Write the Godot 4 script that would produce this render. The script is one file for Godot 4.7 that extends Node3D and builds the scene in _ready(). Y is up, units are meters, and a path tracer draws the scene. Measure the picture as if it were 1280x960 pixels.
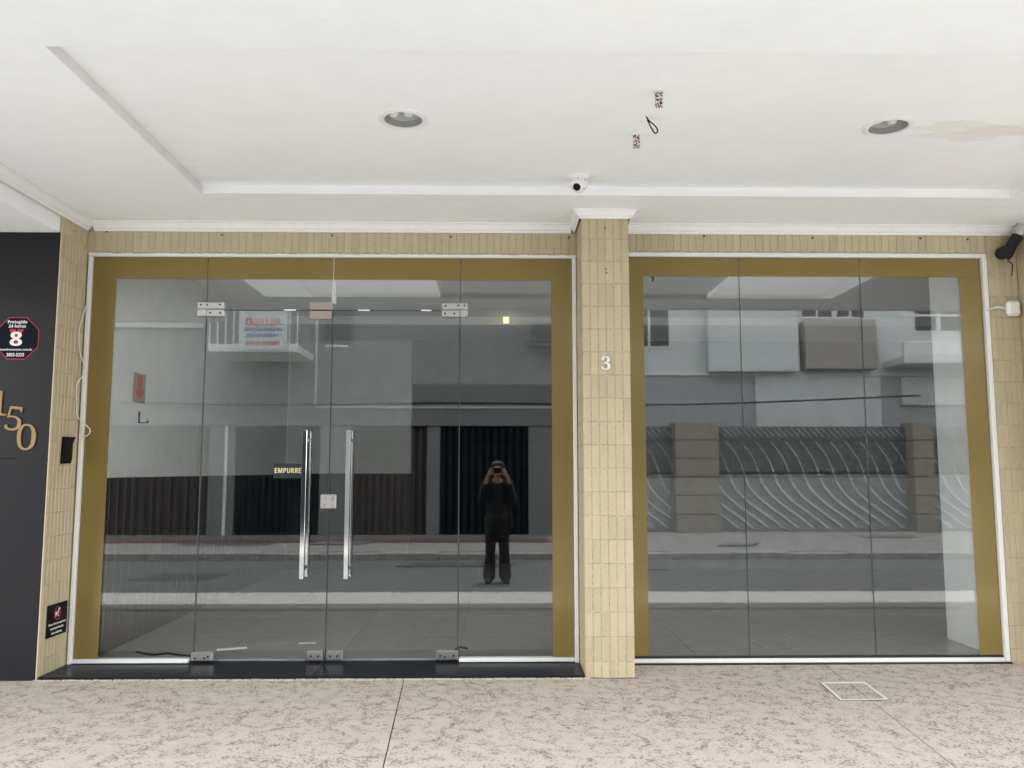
extends Node3D

# ------------------------------------------------------------------ helpers
var M := {}
var rng := RandomNumberGenerator.new()
var shared := {}

func mat(called: String, c: Color, rough := 0.7, metal := 0.0) -> StandardMaterial3D:
	var m := StandardMaterial3D.new()
	m.resource_name = called
	m.albedo_color = Color(c.r, c.g, c.b).linear_to_srgb()
	m.roughness = rough
	m.metallic = metal
	M[called] = m
	return m

func noise_tex(freq: float, lo: Color, hi: Color, sd: int, size := 512, oct := 4, mid := 0.5) -> NoiseTexture2D:
	var n := FastNoiseLite.new()
	n.seed = sd; n.frequency = freq; n.fractal_octaves = oct
	n.noise_type = FastNoiseLite.TYPE_SIMPLEX_SMOOTH
	var t := NoiseTexture2D.new()
	t.width = size; t.height = size; t.seamless = true; t.noise = n
	var g := Gradient.new()
	g.set_color(0, lo.linear_to_srgb()); g.set_color(1, hi.linear_to_srgb())
	g.add_point(mid, lo.lerp(hi, 0.5).linear_to_srgb())
	t.color_ramp = g
	return t

func grey_tex(freq: float, sd: int, size := 512, oct := 4) -> NoiseTexture2D:
	var n := FastNoiseLite.new()
	n.seed = sd; n.frequency = freq; n.fractal_octaves = oct
	var t := NoiseTexture2D.new()
	t.width = size; t.height = size; t.seamless = true; t.noise = n
	return t

func textured(called: String, lo: Color, hi: Color, scale: Vector3, freq: float, sd: int, rough := 0.7, bump := 0.0, size := 512, oct := 4) -> StandardMaterial3D:
	var m := mat(called, Color(1, 1, 1), rough)
	m.albedo_texture = noise_tex(freq, lo, hi, sd, size, oct)
	m.uv1_triplanar = true; m.uv1_world_triplanar = true; m.uv1_scale = scale
	if bump > 0.0:
		m.heightmap_enabled = true
		m.heightmap_texture = grey_tex(freq * 1.5, sd + 7, size, oct)
		m.heightmap_scale = bump
	return m

func numbered(called: String, parent: Node) -> String:
	if not parent.has_node(NodePath(called)): return called
	var k: int = shared.get([parent, called], 0) + 1
	shared[[parent, called]] = k
	return "%s_%03d" % [called, k]

func thing(called: String, label: String, category: String, at := Vector3.ZERO, group := "", kind := "") -> Node3D:
	var o := Node3D.new()
	o.name = numbered(called, self); add_child(o, true); o.position = at
	meta(o, label, category, group, kind)
	return o

func meta(o: Node3D, label: String, category: String, group := "", kind := "") -> void:
	if label: o.set_meta("label", label)
	if category: o.set_meta("category", category)
	if group: o.set_meta("group", group)
	if kind: o.set_meta("kind", kind)

func put(called: String, mesh: Mesh, m: Material, parent: Node = self, at := Vector3.ZERO, basis := Basis.IDENTITY) -> MeshInstance3D:
	var o := MeshInstance3D.new()
	o.mesh = mesh; o.material_override = m
	o.name = numbered(called, parent); parent.add_child(o, true)
	o.transform = Transform3D(basis, at)
	return o

func face(st: SurfaceTool, pts: Array, out: Vector3) -> void:
	var n: Vector3 = Vector3.ZERO
	for i in range(1, pts.size() - 1):
		n += (pts[i] - pts[0]).cross(pts[i + 1] - pts[0])
	var rev := n.dot(out) > 0.0
	n = n.normalized() * (1.0 if rev else -1.0)
	for i in range(1, pts.size() - 1):
		var tri := [pts[0], pts[i + 1], pts[i]] if rev else [pts[0], pts[i], pts[i + 1]]
		for p in tri:
			st.set_normal(n); st.add_vertex(p)

func new_st() -> SurfaceTool:
	var st := SurfaceTool.new()
	st.begin(Mesh.PRIMITIVE_TRIANGLES)
	return st

func add_cbox(st: SurfaceTool, c: Vector3, s: Vector3, b: float) -> void:
	var h := s / 2.0
	b = minf(b, minf(h.x, minf(h.y, h.z)) * 0.9)
	var v := {}
	for x in [-1, 1]:
		for y in [-1, 1]:
			for z in [-1, 1]:
				v[[x, y, z]] = [c + Vector3(x * h.x, y * (h.y - b), z * (h.z - b)), c + Vector3(x * (h.x - b), y * h.y, z * (h.z - b)), c + Vector3(x * (h.x - b), y * (h.y - b), z * h.z)]
	var S := [-1, 1]
	for s1 in S:
		face(st, [v[[s1, -1, -1]][0], v[[s1, 1, -1]][0], v[[s1, 1, 1]][0], v[[s1, -1, 1]][0]], Vector3(s1, 0, 0))
		face(st, [v[[-1, s1, -1]][1], v[[1, s1, -1]][1], v[[1, s1, 1]][1], v[[-1, s1, 1]][1]], Vector3(0, s1, 0))
		face(st, [v[[-1, -1, s1]][2], v[[1, -1, s1]][2], v[[1, 1, s1]][2], v[[-1, 1, s1]][2]], Vector3(0, 0, s1))
		for s2 in S:
			face(st, [v[[s1, s2, -1]][0], v[[s1, s2, 1]][0], v[[s1, s2, 1]][1], v[[s1, s2, -1]][1]], Vector3(s1, s2, 0))
			face(st, [v[[s1, -1, s2]][0], v[[s1, 1, s2]][0], v[[s1, 1, s2]][2], v[[s1, -1, s2]][2]], Vector3(s1, 0, s2))
			face(st, [v[[-1, s1, s2]][1], v[[1, s1, s2]][1], v[[1, s1, s2]][2], v[[-1, s1, s2]][2]], Vector3(0, s1, s2))
			for s3 in S:
				face(st, v[[s1, s2, s3]], Vector3(s1, s2, s3))

func cbox(s: Vector3, b := 0.003) -> Mesh:
	var key := ["cbox", s, b]
	if not shared.has(key):
		var st := new_st(); add_cbox(st, Vector3.ZERO, s, b); shared[key] = st.commit()
	return shared[key]

func bx(called: String, lo: Vector3, hi: Vector3, m: Material, parent: Node = self, b := 0.003) -> MeshInstance3D:
	return put(called, cbox(hi - lo, b), m, parent, (lo + hi) / 2.0)

func extrude(prof: Array, length: float, smooth := false) -> Mesh:   # profile in (z, y), pulled along x from 0 to length
	var st := new_st()
	var c := Vector2.ZERO
	for p in prof: c += p
	c /= prof.size()
	for i in prof.size():
		var a: Vector2 = prof[i]; var b: Vector2 = prof[(i + 1) % prof.size()]
		var e := b - a
		var n := Vector3(0, e.x, -e.y)
		var mid := (a + b) / 2.0 - c
		if n.dot(Vector3(0, mid.y, mid.x)) < 0.0 and prof.size() < 5: n = -n
		face(st, [Vector3(0, a.y, a.x), Vector3(length, a.y, a.x), Vector3(length, b.y, b.x), Vector3(0, b.y, b.x)], n)
	var pl := PackedVector2Array(prof)
	var idx := Geometry2D.triangulate_polygon(pl)
	for k in range(0, idx.size(), 3):
		for x in [0.0, length]:
			var t := []
			for q in 3: t.append(Vector3(x, pl[idx[k + q]].y, pl[idx[k + q]].x))
			face(st, t, Vector3(-1 if x == 0.0 else 1, 0, 0))
	return st.commit()

func plate(pts: Array, depth: float) -> Mesh:   # outline in (x, y), thickness along z from 0 to depth
	var st := new_st()
	var pl := PackedVector2Array(pts)
	var idx := Geometry2D.triangulate_polygon(pl)
	for k in range(0, idx.size(), 3):
		for z in [0.0, depth]:
			var t := []
			for q in 3: t.append(Vector3(pl[idx[k + q]].x, pl[idx[k + q]].y, z))
			face(st, t, Vector3(0, 0, -1 if z == 0.0 else 1))
	var ccw := not Geometry2D.is_polygon_clockwise(pl)
	for i in pl.size():
		var a := pl[i]; var b := pl[(i + 1) % pl.size()]
		var n := Vector3(b.y - a.y, a.x - b.x, 0) * (1.0 if ccw else -1.0)
		face(st, [Vector3(a.x, a.y, 0), Vector3(b.x, b.y, 0), Vector3(b.x, b.y, depth), Vector3(a.x, a.y, depth)], n)
	return st.commit()

func add_tube(st: SurfaceTool, pts: Array, radii, sides := 8) -> void:
	var rings := []
	var up := Vector3(0.123, 0.91, 0.37)
	for i in pts.size():
		var d: Vector3 = (pts[mini(i + 1, pts.size() - 1)] - pts[maxi(i - 1, 0)]).normalized()
		var u := up.cross(d).normalized(); var w := d.cross(u)
		var r: float = radii[i] if radii is Array else radii
		var ring := []
		for k in sides:
			var a := TAU * k / sides
			ring.append([pts[i] + (u * cos(a) + w * sin(a)) * r, u * cos(a) + w * sin(a)])
		rings.append(ring)
	for i in pts.size() - 1:
		for k in sides:
			var q := [rings[i][k], rings[i][(k + 1) % sides], rings[i + 1][(k + 1) % sides], rings[i + 1][k]]
			for j in [0, 2, 1, 0, 3, 2]:
				st.set_normal(q[j][1]); st.add_vertex(q[j][0])
	for e in [0, pts.size() - 1]:
		var cap := []
		for k in sides: cap.append(rings[e][k][0])
		face(st, cap, (pts[0] - pts[1]) if e == 0 else (pts[e] - pts[e - 1]))

func tube(pts: Array, radii, sides := 8) -> Mesh:
	var st := new_st(); add_tube(st, pts, radii, sides); return st.commit()

func curve(pts: Array, steps := 6) -> Array:
	var out := []
	for i in pts.size() - 1:
		var p0: Vector3 = pts[maxi(i - 1, 0)]; var p3: Vector3 = pts[mini(i + 2, pts.size() - 1)]
		for k in steps:
			out.append((pts[i] as Vector3).cubic_interpolate(pts[i + 1], p0, p3, float(k) / steps))
	out.append(pts[-1])
	return out

func lathe(prof: Array, sides := 24) -> Mesh:   # profile (radius, y), flat shaded round the y axis
	var st := new_st()
	for i in prof.size() - 1:
		var a: Vector2 = prof[i]; var b: Vector2 = prof[i + 1]
		var e := b - a
		var nn := Vector2(e.y, -e.x).normalized()
		for k in sides:
			var t0 := TAU * k / sides; var t1 := TAU * (k + 1) / sides
			var q := [[a, t0], [a, t1], [b, t1], [b, t0]]
			for j in [0, 1, 2, 0, 2, 3]:
				var p: Vector2 = q[j][0]; var t: float = q[j][1]
				st.set_normal(Vector3(nn.x * cos(t), nn.y, nn.x * sin(t)))
				st.add_vertex(Vector3(p.x * cos(t), p.y, p.x * sin(t)))
	return st.commit()

var fonts := {}
func text(called: String, s: String, cap: float, m: Material, parent: Node, at: Vector3, basis := Basis.IDENTITY, depth := 0.0015, face_name := "Droid Sans", bold := true, squeeze := 1.0) -> MeshInstance3D:
	var key := [face_name, bold]
	if not fonts.has(key):
		var f := SystemFont.new()
		f.font_names = PackedStringArray([face_name])
		f.font_weight = 700 if bold else 400
		fonts[key] = f
	var t := TextMesh.new()
	t.font = fonts[key]; t.text = s; t.font_size = 64; t.depth = depth
	t.pixel_size = cap / (64.0 * 0.714)
	t.curve_step = 1.5
	return put(called, t, m, parent, at, basis * Basis.from_scale(Vector3(squeeze, 1, 1)))

# smooth union of tapered capsules, meshed as surface nets. bone: [a, b, ra, rb, blend, kz]
func nets(st: SurfaceTool, bones: Array, cell: float) -> void:
	var lo := Vector3(9, 9, 9); var hi := -lo
	for b in bones:
		var r: float = maxf(b[2], b[3]) + cell * 3.0
		lo = lo.min(b[0] - Vector3(r, r, r)).min(b[1] - Vector3(r, r, r))
		hi = hi.max(b[0] + Vector3(r, r, r)).max(b[1] + Vector3(r, r, r))
	var nx := int((hi.x - lo.x) / cell) + 2; var ny := int((hi.y - lo.y) / cell) + 2; var nz := int((hi.z - lo.z) / cell) + 2
	var f := PackedFloat32Array(); f.resize(nx * ny * nz); f.fill(1.0)
	for b in bones:
		var a: Vector3 = b[0]; var e: Vector3 = b[1] - a
		var ra: float = b[2]; var rb: float = b[3]; var k: float = b[4]; var kz: float = b[5] if b.size() > 5 else 1.0
		var r := maxf(ra, rb) + k + cell * 2.0
		var l2 := maxf(e.length_squared(), 1e-9)
		var q0 := (a.min(b[1]) - Vector3(r, r, r) - lo) / cell; var q1 := (a.max(b[1]) + Vector3(r, r, r) - lo) / cell
		for z in range(maxi(0, int(q0.z)), mini(nz, int(q1.z) + 1)):
			for y in range(maxi(0, int(q0.y)), mini(ny, int(q1.y) + 1)):
				var row := (z * ny + y) * nx
				for x in range(maxi(0, int(q0.x)), mini(nx, int(q1.x) + 1)):
					var p := lo + Vector3(x, y, z) * cell - a
					var t := clampf(p.dot(e) / l2, 0.0, 1.0)
					var w := p - e * t
					w.z *= kz
					var d := w.length() - (ra + (rb - ra) * t)
					var o := f[row + x]
					var h := maxf(k - absf(d - o), 0.0) / k
					f[row + x] = minf(d, o) - h * h * k * 0.25
	var ids := {}
	var verts := PackedVector3Array(); var tris := PackedInt32Array()
	var offs := [0, 1, nx, nx + 1, nx * ny, nx * ny + 1, nx * ny + nx, nx * ny + nx + 1]
	var edges := [[0, 1], [2, 3], [4, 5], [6, 7], [0, 2], [1, 3], [4, 6], [5, 7], [0, 4], [1, 5], [2, 6], [3, 7]]
	for z in nz - 1:
		for y in ny - 1:
			for x in nx - 1:
				var i := (z * ny + y) * nx + x
				var mask := 0
				for c in 8:
					if f[i + offs[c]] < 0.0: mask |= 1 << c
				if mask == 0 or mask == 255: continue
				var s := Vector3.ZERO; var n := 0
				for ed in edges:
					var va: float = f[i + offs[ed[0]]]; var vb: float = f[i + offs[ed[1]]]
					if (va < 0.0) != (vb < 0.0):
						var t := va / (va - vb)
						var pa := Vector3(ed[0] & 1, (ed[0] >> 1) & 1, (ed[0] >> 2) & 1); var pb := Vector3(ed[1] & 1, (ed[1] >> 1) & 1, (ed[1] >> 2) & 1)
						s += pa.lerp(pb, t); n += 1
				ids[i] = verts.size()
				verts.append(lo + (Vector3(x, y, z) + s / n) * cell)
	var strides := [1, nx, nx * ny]
	for i in ids:
		for ax in 3:
			var j: int = i + strides[ax]
			if (f[i] < 0.0) == (f[j] < 0.0): continue
			var u: int = strides[(ax + 1) % 3]; var v: int = strides[(ax + 2) % 3]
			if not (ids.has(i - u) and ids.has(i - v) and ids.has(i - u - v)): continue
			var q := [ids[i], ids[i - u], ids[i - u - v], ids[i - v]]
			if f[i] < 0.0: q.reverse()
			tris.append_array(PackedInt32Array([q[0], q[1], q[2], q[0], q[2], q[3]]))
	var nor := PackedVector3Array(); nor.resize(verts.size())
	for t in range(0, tris.size(), 3):
		var n := (verts[tris[t + 2]] - verts[tris[t]]).cross(verts[tris[t + 1]] - verts[tris[t]])
		for q in 3: nor[tris[t + q]] += n
	for t in tris:
		st.set_normal(nor[t].normalized()); st.add_vertex(verts[t])

# ------------------------------------------------------------------ materials
func paving_image() -> Image:
	var W := 2048; var H := 1024
	var mk := func(sd: int, fr: float, oct: int) -> PackedByteArray:
		var n := FastNoiseLite.new()
		n.seed = sd; n.frequency = fr; n.fractal_octaves = oct; n.noise_type = FastNoiseLite.TYPE_SIMPLEX_SMOOTH
		return n.get_image(W, H).get_data()
	var fine: PackedByteArray = mk.call(3, 0.115, 5)
	var mid: PackedByteArray = mk.call(11, 0.024, 5)
	var big: PackedByteArray = mk.call(23, 0.005, 4)
	var rd := FastNoiseLite.new()
	rd.seed = 8; rd.frequency = 0.0075; rd.fractal_type = FastNoiseLite.FRACTAL_RIDGED; rd.fractal_octaves = 3
	rd.domain_warp_enabled = true; rd.domain_warp_amplitude = 40.0; rd.domain_warp_frequency = 0.01
	var ridge: PackedByteArray = rd.get_image(W, H).get_data()
	var out := PackedByteArray(); out.resize(W * H * 3)
	var r2 := RandomNumberGenerator.new(); r2.seed = 5
	for y in H:
		for x in W:
			var i := y * W + x
			var f: float = fine[i] / 255.0
			var m: float = mid[i] / 255.0
			var b: float = big[i] / 255.0
			# worn flakes gather where the broad pattern is high; stamped slate lines run every way
			var th := 0.63 - 0.42 * (m - 0.5) - 0.22 * (b - 0.5)
			var flake := smoothstep(th, th + 0.09, f)
			var line := smoothstep(0.80, 0.88, ridge[i] / 255.0) * smoothstep(0.33, 0.52, f + 0.35 * (m - 0.5))
			var blotch := smoothstep(0.5, 0.74, m) * 0.16 + smoothstep(0.42, 0.75, b) * 0.14
			var lum := 0.95 + 0.18 * (b - 0.5) + 0.22 * (f - 0.5) + r2.randf_range(-0.045, 0.045)
			var c := Color(0.49, 0.437, 0.374).lerp(Color(0.285, 0.222, 0.184), blotch)
			c = c.lerp(Color(0.135, 0.1, 0.08), clampf(flake * 0.68 + line * 0.62, 0.0, 0.85)) * lum
			c = Color(c.r, c.g, c.b).linear_to_srgb()
			out[i * 3] = int(clampf(c.r, 0, 1) * 255); out[i * 3 + 1] = int(clampf(c.g, 0, 1) * 255); out[i * 3 + 2] = int(clampf(c.b, 0, 1) * 255)
	return Image.create_from_data(W, H, false, Image.FORMAT_RGB8, out)

func ceiling_image() -> Image:   # patched, slightly stained white plaster, 8 m by 4 m
	var W := 1024; var H := 512
	var mk := func(sd: int, fr: float, oct: int) -> PackedByteArray:
		var n := FastNoiseLite.new()
		n.seed = sd; n.frequency = fr; n.fractal_octaves = oct; n.noise_type = FastNoiseLite.TYPE_SIMPLEX_SMOOTH
		return n.get_image(W, H).get_data()
	var fine: PackedByteArray = mk.call(31, 0.06, 3)
	var big: PackedByteArray = mk.call(37, 0.006, 4)
	var out := PackedByteArray(); out.resize(W * H * 3)
	for y in H:
		for x in W:
			var i := y * W + x
			var st: float = fine[y * W + (x * 6 / 10)] / 255.0
			var b: float = big[i] / 255.0
			var cr := 1.0 - smoothstep(0.0, 0.006, absf(big[(H - 1 - y) * W + x] / 255.0 - 0.52))
			var v := 0.895 + 0.05 * (b - 0.5) + 0.03 * (st - 0.5) - 0.035 * cr * smoothstep(0.5, 0.62, st)
			var w := smoothstep(0.62, 0.8, b) * 0.03
			var c := Color(v - 0.026, v - 0.010 - w * 0.5, v + 0.014 - w).linear_to_srgb()
			out[i * 3] = int(c.r * 255); out[i * 3 + 1] = int(c.g * 255); out[i * 3 + 2] = int(c.b * 255)
	return Image.create_from_data(W, H, false, Image.FORMAT_RGB8, out)

func materials() -> void:
	var pave := mat("stamped_concrete", Color(1, 1, 1), 0.82)
	pave.albedo_texture = ImageTexture.create_from_image(paving_image())
	pave.uv1_triplanar = true; pave.uv1_world_triplanar = true; pave.uv1_scale = Vector3(0.1923, 0.1923, 0.3846); pave.uv1_offset = Vector3(0.5, 0, 0.05)
	pave.heightmap_enabled = true; pave.heightmap_texture = grey_tex(0.03, 4); pave.heightmap_scale = 0.4
	var plaster := mat("white_plaster", Color(1, 1, 1), 0.9)
	plaster.albedo_texture = ImageTexture.create_from_image(ceiling_image())
	plaster.uv1_triplanar = true; plaster.uv1_world_triplanar = true; plaster.uv1_scale = Vector3(0.125, 0.125, 0.25); plaster.uv1_offset = Vector3(0.5, 0, 0)
	plaster.heightmap_enabled = true; plaster.heightmap_texture = grey_tex(0.05, 19); plaster.heightmap_scale = 0.25
	textured("white_moulding", Color(0.82, 0.81, 0.79), Color(0.88, 0.87, 0.85), Vector3(1.3, 1.3, 1.3), 0.02, 41, 0.7)
	var tint := [1.0, 0.95, 1.04, 0.975, 0.915, 1.015]
	for i in 6:
		var k: float = tint[i]
		var m := textured("glazed_tile_%d" % i, Color(0.475, 0.39, 0.255) * k, Color(0.525, 0.44, 0.295) * k, Vector3(7, 1.2, 7), 0.012, 51 + i * 3, 0.42, 0.0, 256, 3)
		m.uv1_offset = Vector3(0.17 * i, 0.31 * i, 0.23 * i)
	textured("grout", Color(0.25, 0.205, 0.14), Color(0.64, 0.57, 0.44), Vector3(2, 2, 2), 0.03, 71, 0.9)
	var gr := textured("black_granite", Color(0.008, 0.008, 0.009), Color(0.034, 0.034, 0.038), Vector3(2.5, 2.5, 2.5), 0.10, 73, 0.3, 0.0, 512, 5)
	gr.metallic_specular = 0.27
	var sl := textured("sill_granite", Color(0.012, 0.014, 0.018), Color(0.022, 0.025, 0.031), Vector3(3, 3, 3), 0.15, 75, 0.3, 0.0, 512, 5)
	
	sl.metallic_specular = 0.17
	mat("white_aluminium", Color(0.78, 0.78, 0.76), 0.35)
	mat("black_gasket", Color(0.012, 0.012, 0.013), 0.6)
	textured("gold_film", Color(0.214, 0.157, 0.05), Color(0.236, 0.174, 0.056), Vector3(0.4, 0.4, 0.4), 0.006, 115, 0.14)
	M.gold_film.metallic = 0.1; M.gold_film.metallic_specular = 0.4
	var g := mat("clear_glass", Color(0.02, 0.03, 0.027), 0.02)
	g.transparency = BaseMaterial3D.TRANSPARENCY_ALPHA; g.albedo_color.a = 0.004; g.metallic_specular = 0.5
	var film := ORMMaterial3D.new()
	film.resource_name = "mirror_layer"; film.albedo_color = Color(0.95, 0.98, 0.98, FILM)
	film.transparency = BaseMaterial3D.TRANSPARENCY_ALPHA
	var orm := Image.create(4, 4, false, Image.FORMAT_RGB8); orm.fill(Color(1, 0, 1))
	film.orm_texture = ImageTexture.create_from_image(orm)
	M["mirror_layer"] = film
	var ge := mat("glass_edge", Color(0.05, 0.07, 0.065), 0.3)
	mat("chrome", Color(0.72, 0.73, 0.74), 0.07, 1.0)
	mat("brushed_steel", Color(0.58, 0.57, 0.56), 0.32, 1.0)
	mat("pewter_plate", Color(0.36, 0.31, 0.28), 0.5, 0.3)
	mat("screw_black", Color(0.02, 0.018, 0.016), 0.5)
	mat("white_plastic", Color(0.8, 0.8, 0.79), 0.4)
	mat("black_plastic", Color(0.008, 0.008, 0.009), 0.5); M.black_plastic.metallic_specular = 0.25
	mat("foam_black", Color(0.014, 0.015, 0.017), 0.85)
	mat("foil", Color(0.75, 0.75, 0.76), 0.28, 1.0)
	var ru := textured("rust_paint", Color(0.12, 0.035, 0.018), Color(0.75, 0.68, 0.64), Vector3(10, 10, 10), 0.03, 81, 0.8, 0.3, 256, 3)
	var rg := Gradient.new(); rg.offsets = PackedFloat32Array([0.0, 0.40, 0.50, 1.0])
	rg.colors = PackedColorArray([Color(0.22, 0.10, 0.08), Color(0.38, 0.19, 0.15), Color(0.86, 0.83, 0.81), Color(0.93, 0.92, 0.91)])
	(ru.albedo_texture as NoiseTexture2D).color_ramp = rg
	mat("lamp_reflector", Color(0.33, 0.335, 0.34), 0.4, 0.2)
	mat("lamp_glass", Color(0.75, 0.75, 0.72), 0.1)
	mat("brass_numeral", Color(0.27, 0.19, 0.085), 0.45, 0.35)
	mat("white_print", Color(0.8, 0.8, 0.8), 0.5)
	mat("red_print", Color(0.45, 0.02, 0.03), 0.5)
	mat("navy_print", Color(0.006, 0.008, 0.018), 0.5); M.navy_print.metallic_specular = 0.2
	mat("sign_black", Color(0.008, 0.009, 0.011), 0.5); M.sign_black.metallic_specular = 0.2
	mat("sign_teal", Color(0.008, 0.018, 0.022), 0.35)
	mat("cream_print", Color(0.75, 0.66, 0.36), 0.5)
	mat("tan_board", Color(0.30, 0.21, 0.11), 0.6)
	mat("kerb_white", Color(0.62, 0.63, 0.56), 0.6)
	mat("cable_white", Color(0.7, 0.69, 0.66), 0.5)
	textured("grey_plaster", Color(0.68, 0.675, 0.66), Color(0.80, 0.795, 0.78), Vector3(0.5, 0.5, 0.5), 0.006, 87, 0.9)
	textured("damp_stain", Color(0.74, 0.70, 0.64), Color(0.83, 0.81, 0.78), Vector3(4, 4, 4), 0.02, 85, 0.9)
	textured("peel_edge", Color(0.79, 0.77, 0.735), Color(0.85, 0.84, 0.825), Vector3(3, 3, 3), 0.02, 86, 0.9)
	# interior
	textured("inner_white", Color(0.67, 0.695, 0.68), Color(0.75, 0.775, 0.76), Vector3(0.7, 0.7, 0.7), 0.01, 91, 0.8)
	textured("inner_grey", Color(0.115, 0.125, 0.122), Color(0.14, 0.15, 0.147), Vector3(0.7, 0.7, 0.7), 0.01, 92, 0.8)
	textured("inner_pale", Color(0.29, 0.31, 0.3), Color(0.35, 0.37, 0.36), Vector3(0.7, 0.7, 0.7), 0.01, 93, 0.7)
	textured("dark_wood", Color(0.006, 0.0055, 0.006), Color(0.012, 0.009, 0.009), Vector3(6, 0.6, 6), 0.02, 94, 0.5)
	textured("porcelain", Color(0.28, 0.29, 0.28), Color(0.32, 0.33, 0.32), Vector3(0.6, 0.6, 0.6), 0.02, 95, 0.22)
	mat("inner_ceiling", Color(0.74, 0.77, 0.755), 0.9)
	mat("inner_ceiling_white", Color(0.95, 0.95, 0.94), 0.8)
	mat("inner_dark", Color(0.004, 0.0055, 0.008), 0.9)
	# street
	textured("asphalt", Color(0.08, 0.087, 0.088), Color(0.125, 0.133, 0.134), Vector3(0.5, 0.5, 0.5), 0.05, 101, 0.85, 0.6, 512, 5)
	textured("kerb_concrete", Color(0.44, 0.435, 0.42), Color(0.58, 0.575, 0.56), Vector3(0.7, 0.7, 0.7), 0.04, 102, 0.85, 0.3)
	textured("dark_paving", Color(0.12, 0.115, 0.115), Color(0.17, 0.165, 0.16), Vector3(0.7, 0.7, 0.7), 0.04, 103, 0.85)
	textured("far_pavement", Color(0.17, 0.17, 0.165), Color(0.27, 0.265, 0.255), Vector3(0.5, 0.5, 0.5), 0.03, 104, 0.85, 0.3)
	textured("dark_patch", Color(0.05, 0.055, 0.056), Color(0.08, 0.085, 0.086), Vector3(0.7, 0.7, 0.7), 0.05, 112, 0.85)
	mat("red_paint", Color(0.2, 0.095, 0.085), 0.85)
	textured("far_kerb", Color(0.2, 0.2, 0.195), Color(0.42, 0.415, 0.4), Vector3(0.5, 0.5, 0.5), 0.03, 113, 0.85)
	textured("grey_render", Color(0.17, 0.175, 0.175), Color(0.22, 0.225, 0.22), Vector3(0.3, 0.3, 0.3), 0.02, 105, 0.9)
	textured("pale_render", Color(0.66, 0.685, 0.68), Color(0.74, 0.765, 0.76), Vector3(0.3, 0.3, 0.3), 0.02, 106, 0.9)
	textured("pebble_dash", Color(0.26, 0.27, 0.275), Color(0.72, 0.73, 0.735), Vector3(2.5, 2.5, 2.5), 0.1, 107, 0.9, 0.4)
	mat("gate_steel", Color(0.003, 0.006, 0.010), 0.6); M.gate_steel.metallic_specular = 0.2
	mat("gate_steel_light", Color(0.008, 0.013, 0.019), 0.6); M.gate_steel_light.metallic_specular = 0.25
	textured("gate_wood", Color(0.014, 0.010, 0.009), Color(0.024, 0.018, 0.015), Vector3(4, 0.4, 4), 0.03, 108, 0.6)
	mat("fence_steel", Color(0.10, 0.112, 0.112), 0.5)
	textured("gate_wood_light", Color(0.03, 0.023, 0.02), Color(0.05, 0.038, 0.033), Vector3(4, 0.4, 4), 0.03, 118, 0.6)
	mat("fence_pale", Color(0.27, 0.295, 0.29), 0.6)
	mat("fence_rib", Color(0.62, 0.65, 0.65), 0.4)
	textured("brown_stone", Color(0.27, 0.235, 0.185), Color(0.36, 0.32, 0.26), Vector3(1.2, 1.2, 1.2), 0.03, 109, 0.8)
	mat("brown_board", Color(0.38, 0.35, 0.315), 0.7)
	mat("window_dark", Color(0.02, 0.024, 0.028), 0.06)
	mat("banner_cloth", Color(0.62, 0.66, 0.66), 0.7)
	mat("blue_print", Color(0.05, 0.08, 0.3), 0.6)
	# person
	mat("skin", Color(0.42, 0.25, 0.18), 0.55)
	mat("hair", Color(0.03, 0.014, 0.011), 0.5)
	mat("black_cloth", Color(0.010, 0.010, 0.012), 0.9)
	mat("trouser_cloth", Color(0.022, 0.021, 0.023), 0.9)
	mat("belt_leather", Color(0.05, 0.03, 0.025), 0.5)

# ------------------------------------------------------------------ tiles
const TW := 0.049
const TH := 0.1475
func tile_field(parent: Node, origin: Vector3, along: Vector3, out: Vector3, cols: int, y0: float, y1: float, pitch: float, first_row := -1.0, as_stuff := false, shift := 0.0) -> void:
	# rows of upright tiles from y1 downwards; partial tile at the bottom
	var basis := Basis(along, Vector3.UP, out)
	var st := new_st()
	var top := y1
	var row := 0
	while top > y0 + 0.02:
		var h := TH if not (row == 0 and first_row > 0.0) else first_row
		h = minf(h, top - y0)
		for c in cols:
			var t := 0.007
			var size := Vector3(pitch - 0.0042, h - 0.0042, t).snapped(Vector3(0.0001, 0.0001, 0.0001))
			var off := rng.randf_range(-0.0008, 0.0008)
			var at := origin + along * ((c + 0.5) * pitch) + Vector3.UP * (top - h / 2.0 - origin.y) + out * (t / 2.0 - 0.0028 + off)
			var b := basis * Basis.from_euler(Vector3(rng.randf_range(-0.008, 0.008), rng.randf_range(-0.016, 0.016), rng.randf_range(-0.007, 0.007)))
			if as_stuff:
				var s1 := new_st(); add_cbox(s1, Vector3.ZERO, size, 0.002)
				st.append_from(s1.commit(), 0, Transform3D(b, at))
			else:
				put("tile", cbox(size, 0.0022), M["glazed_tile_%d" % [0, 3, 5, 2, 1, 0, 3, 4][rng.randi() % 8]], parent, at, b)
		top -= h
		row += 1
	if as_stuff:
		var o := put("side_tiles", st.commit(), M.glazed_tile_1, parent)
		o.set_meta("kind", "stuff")

# ------------------------------------------------------------------ scene
const FILM := 0.022   # reflectance per face of the mirror layer added to strengthen glass reflections
const ZF := 0.36     # front plane of pillar and side walls
const G := 0.044     # ground level at the shop front
func ground_y(z: float) -> float: return G - 0.014 * (z - ZF)

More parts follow.
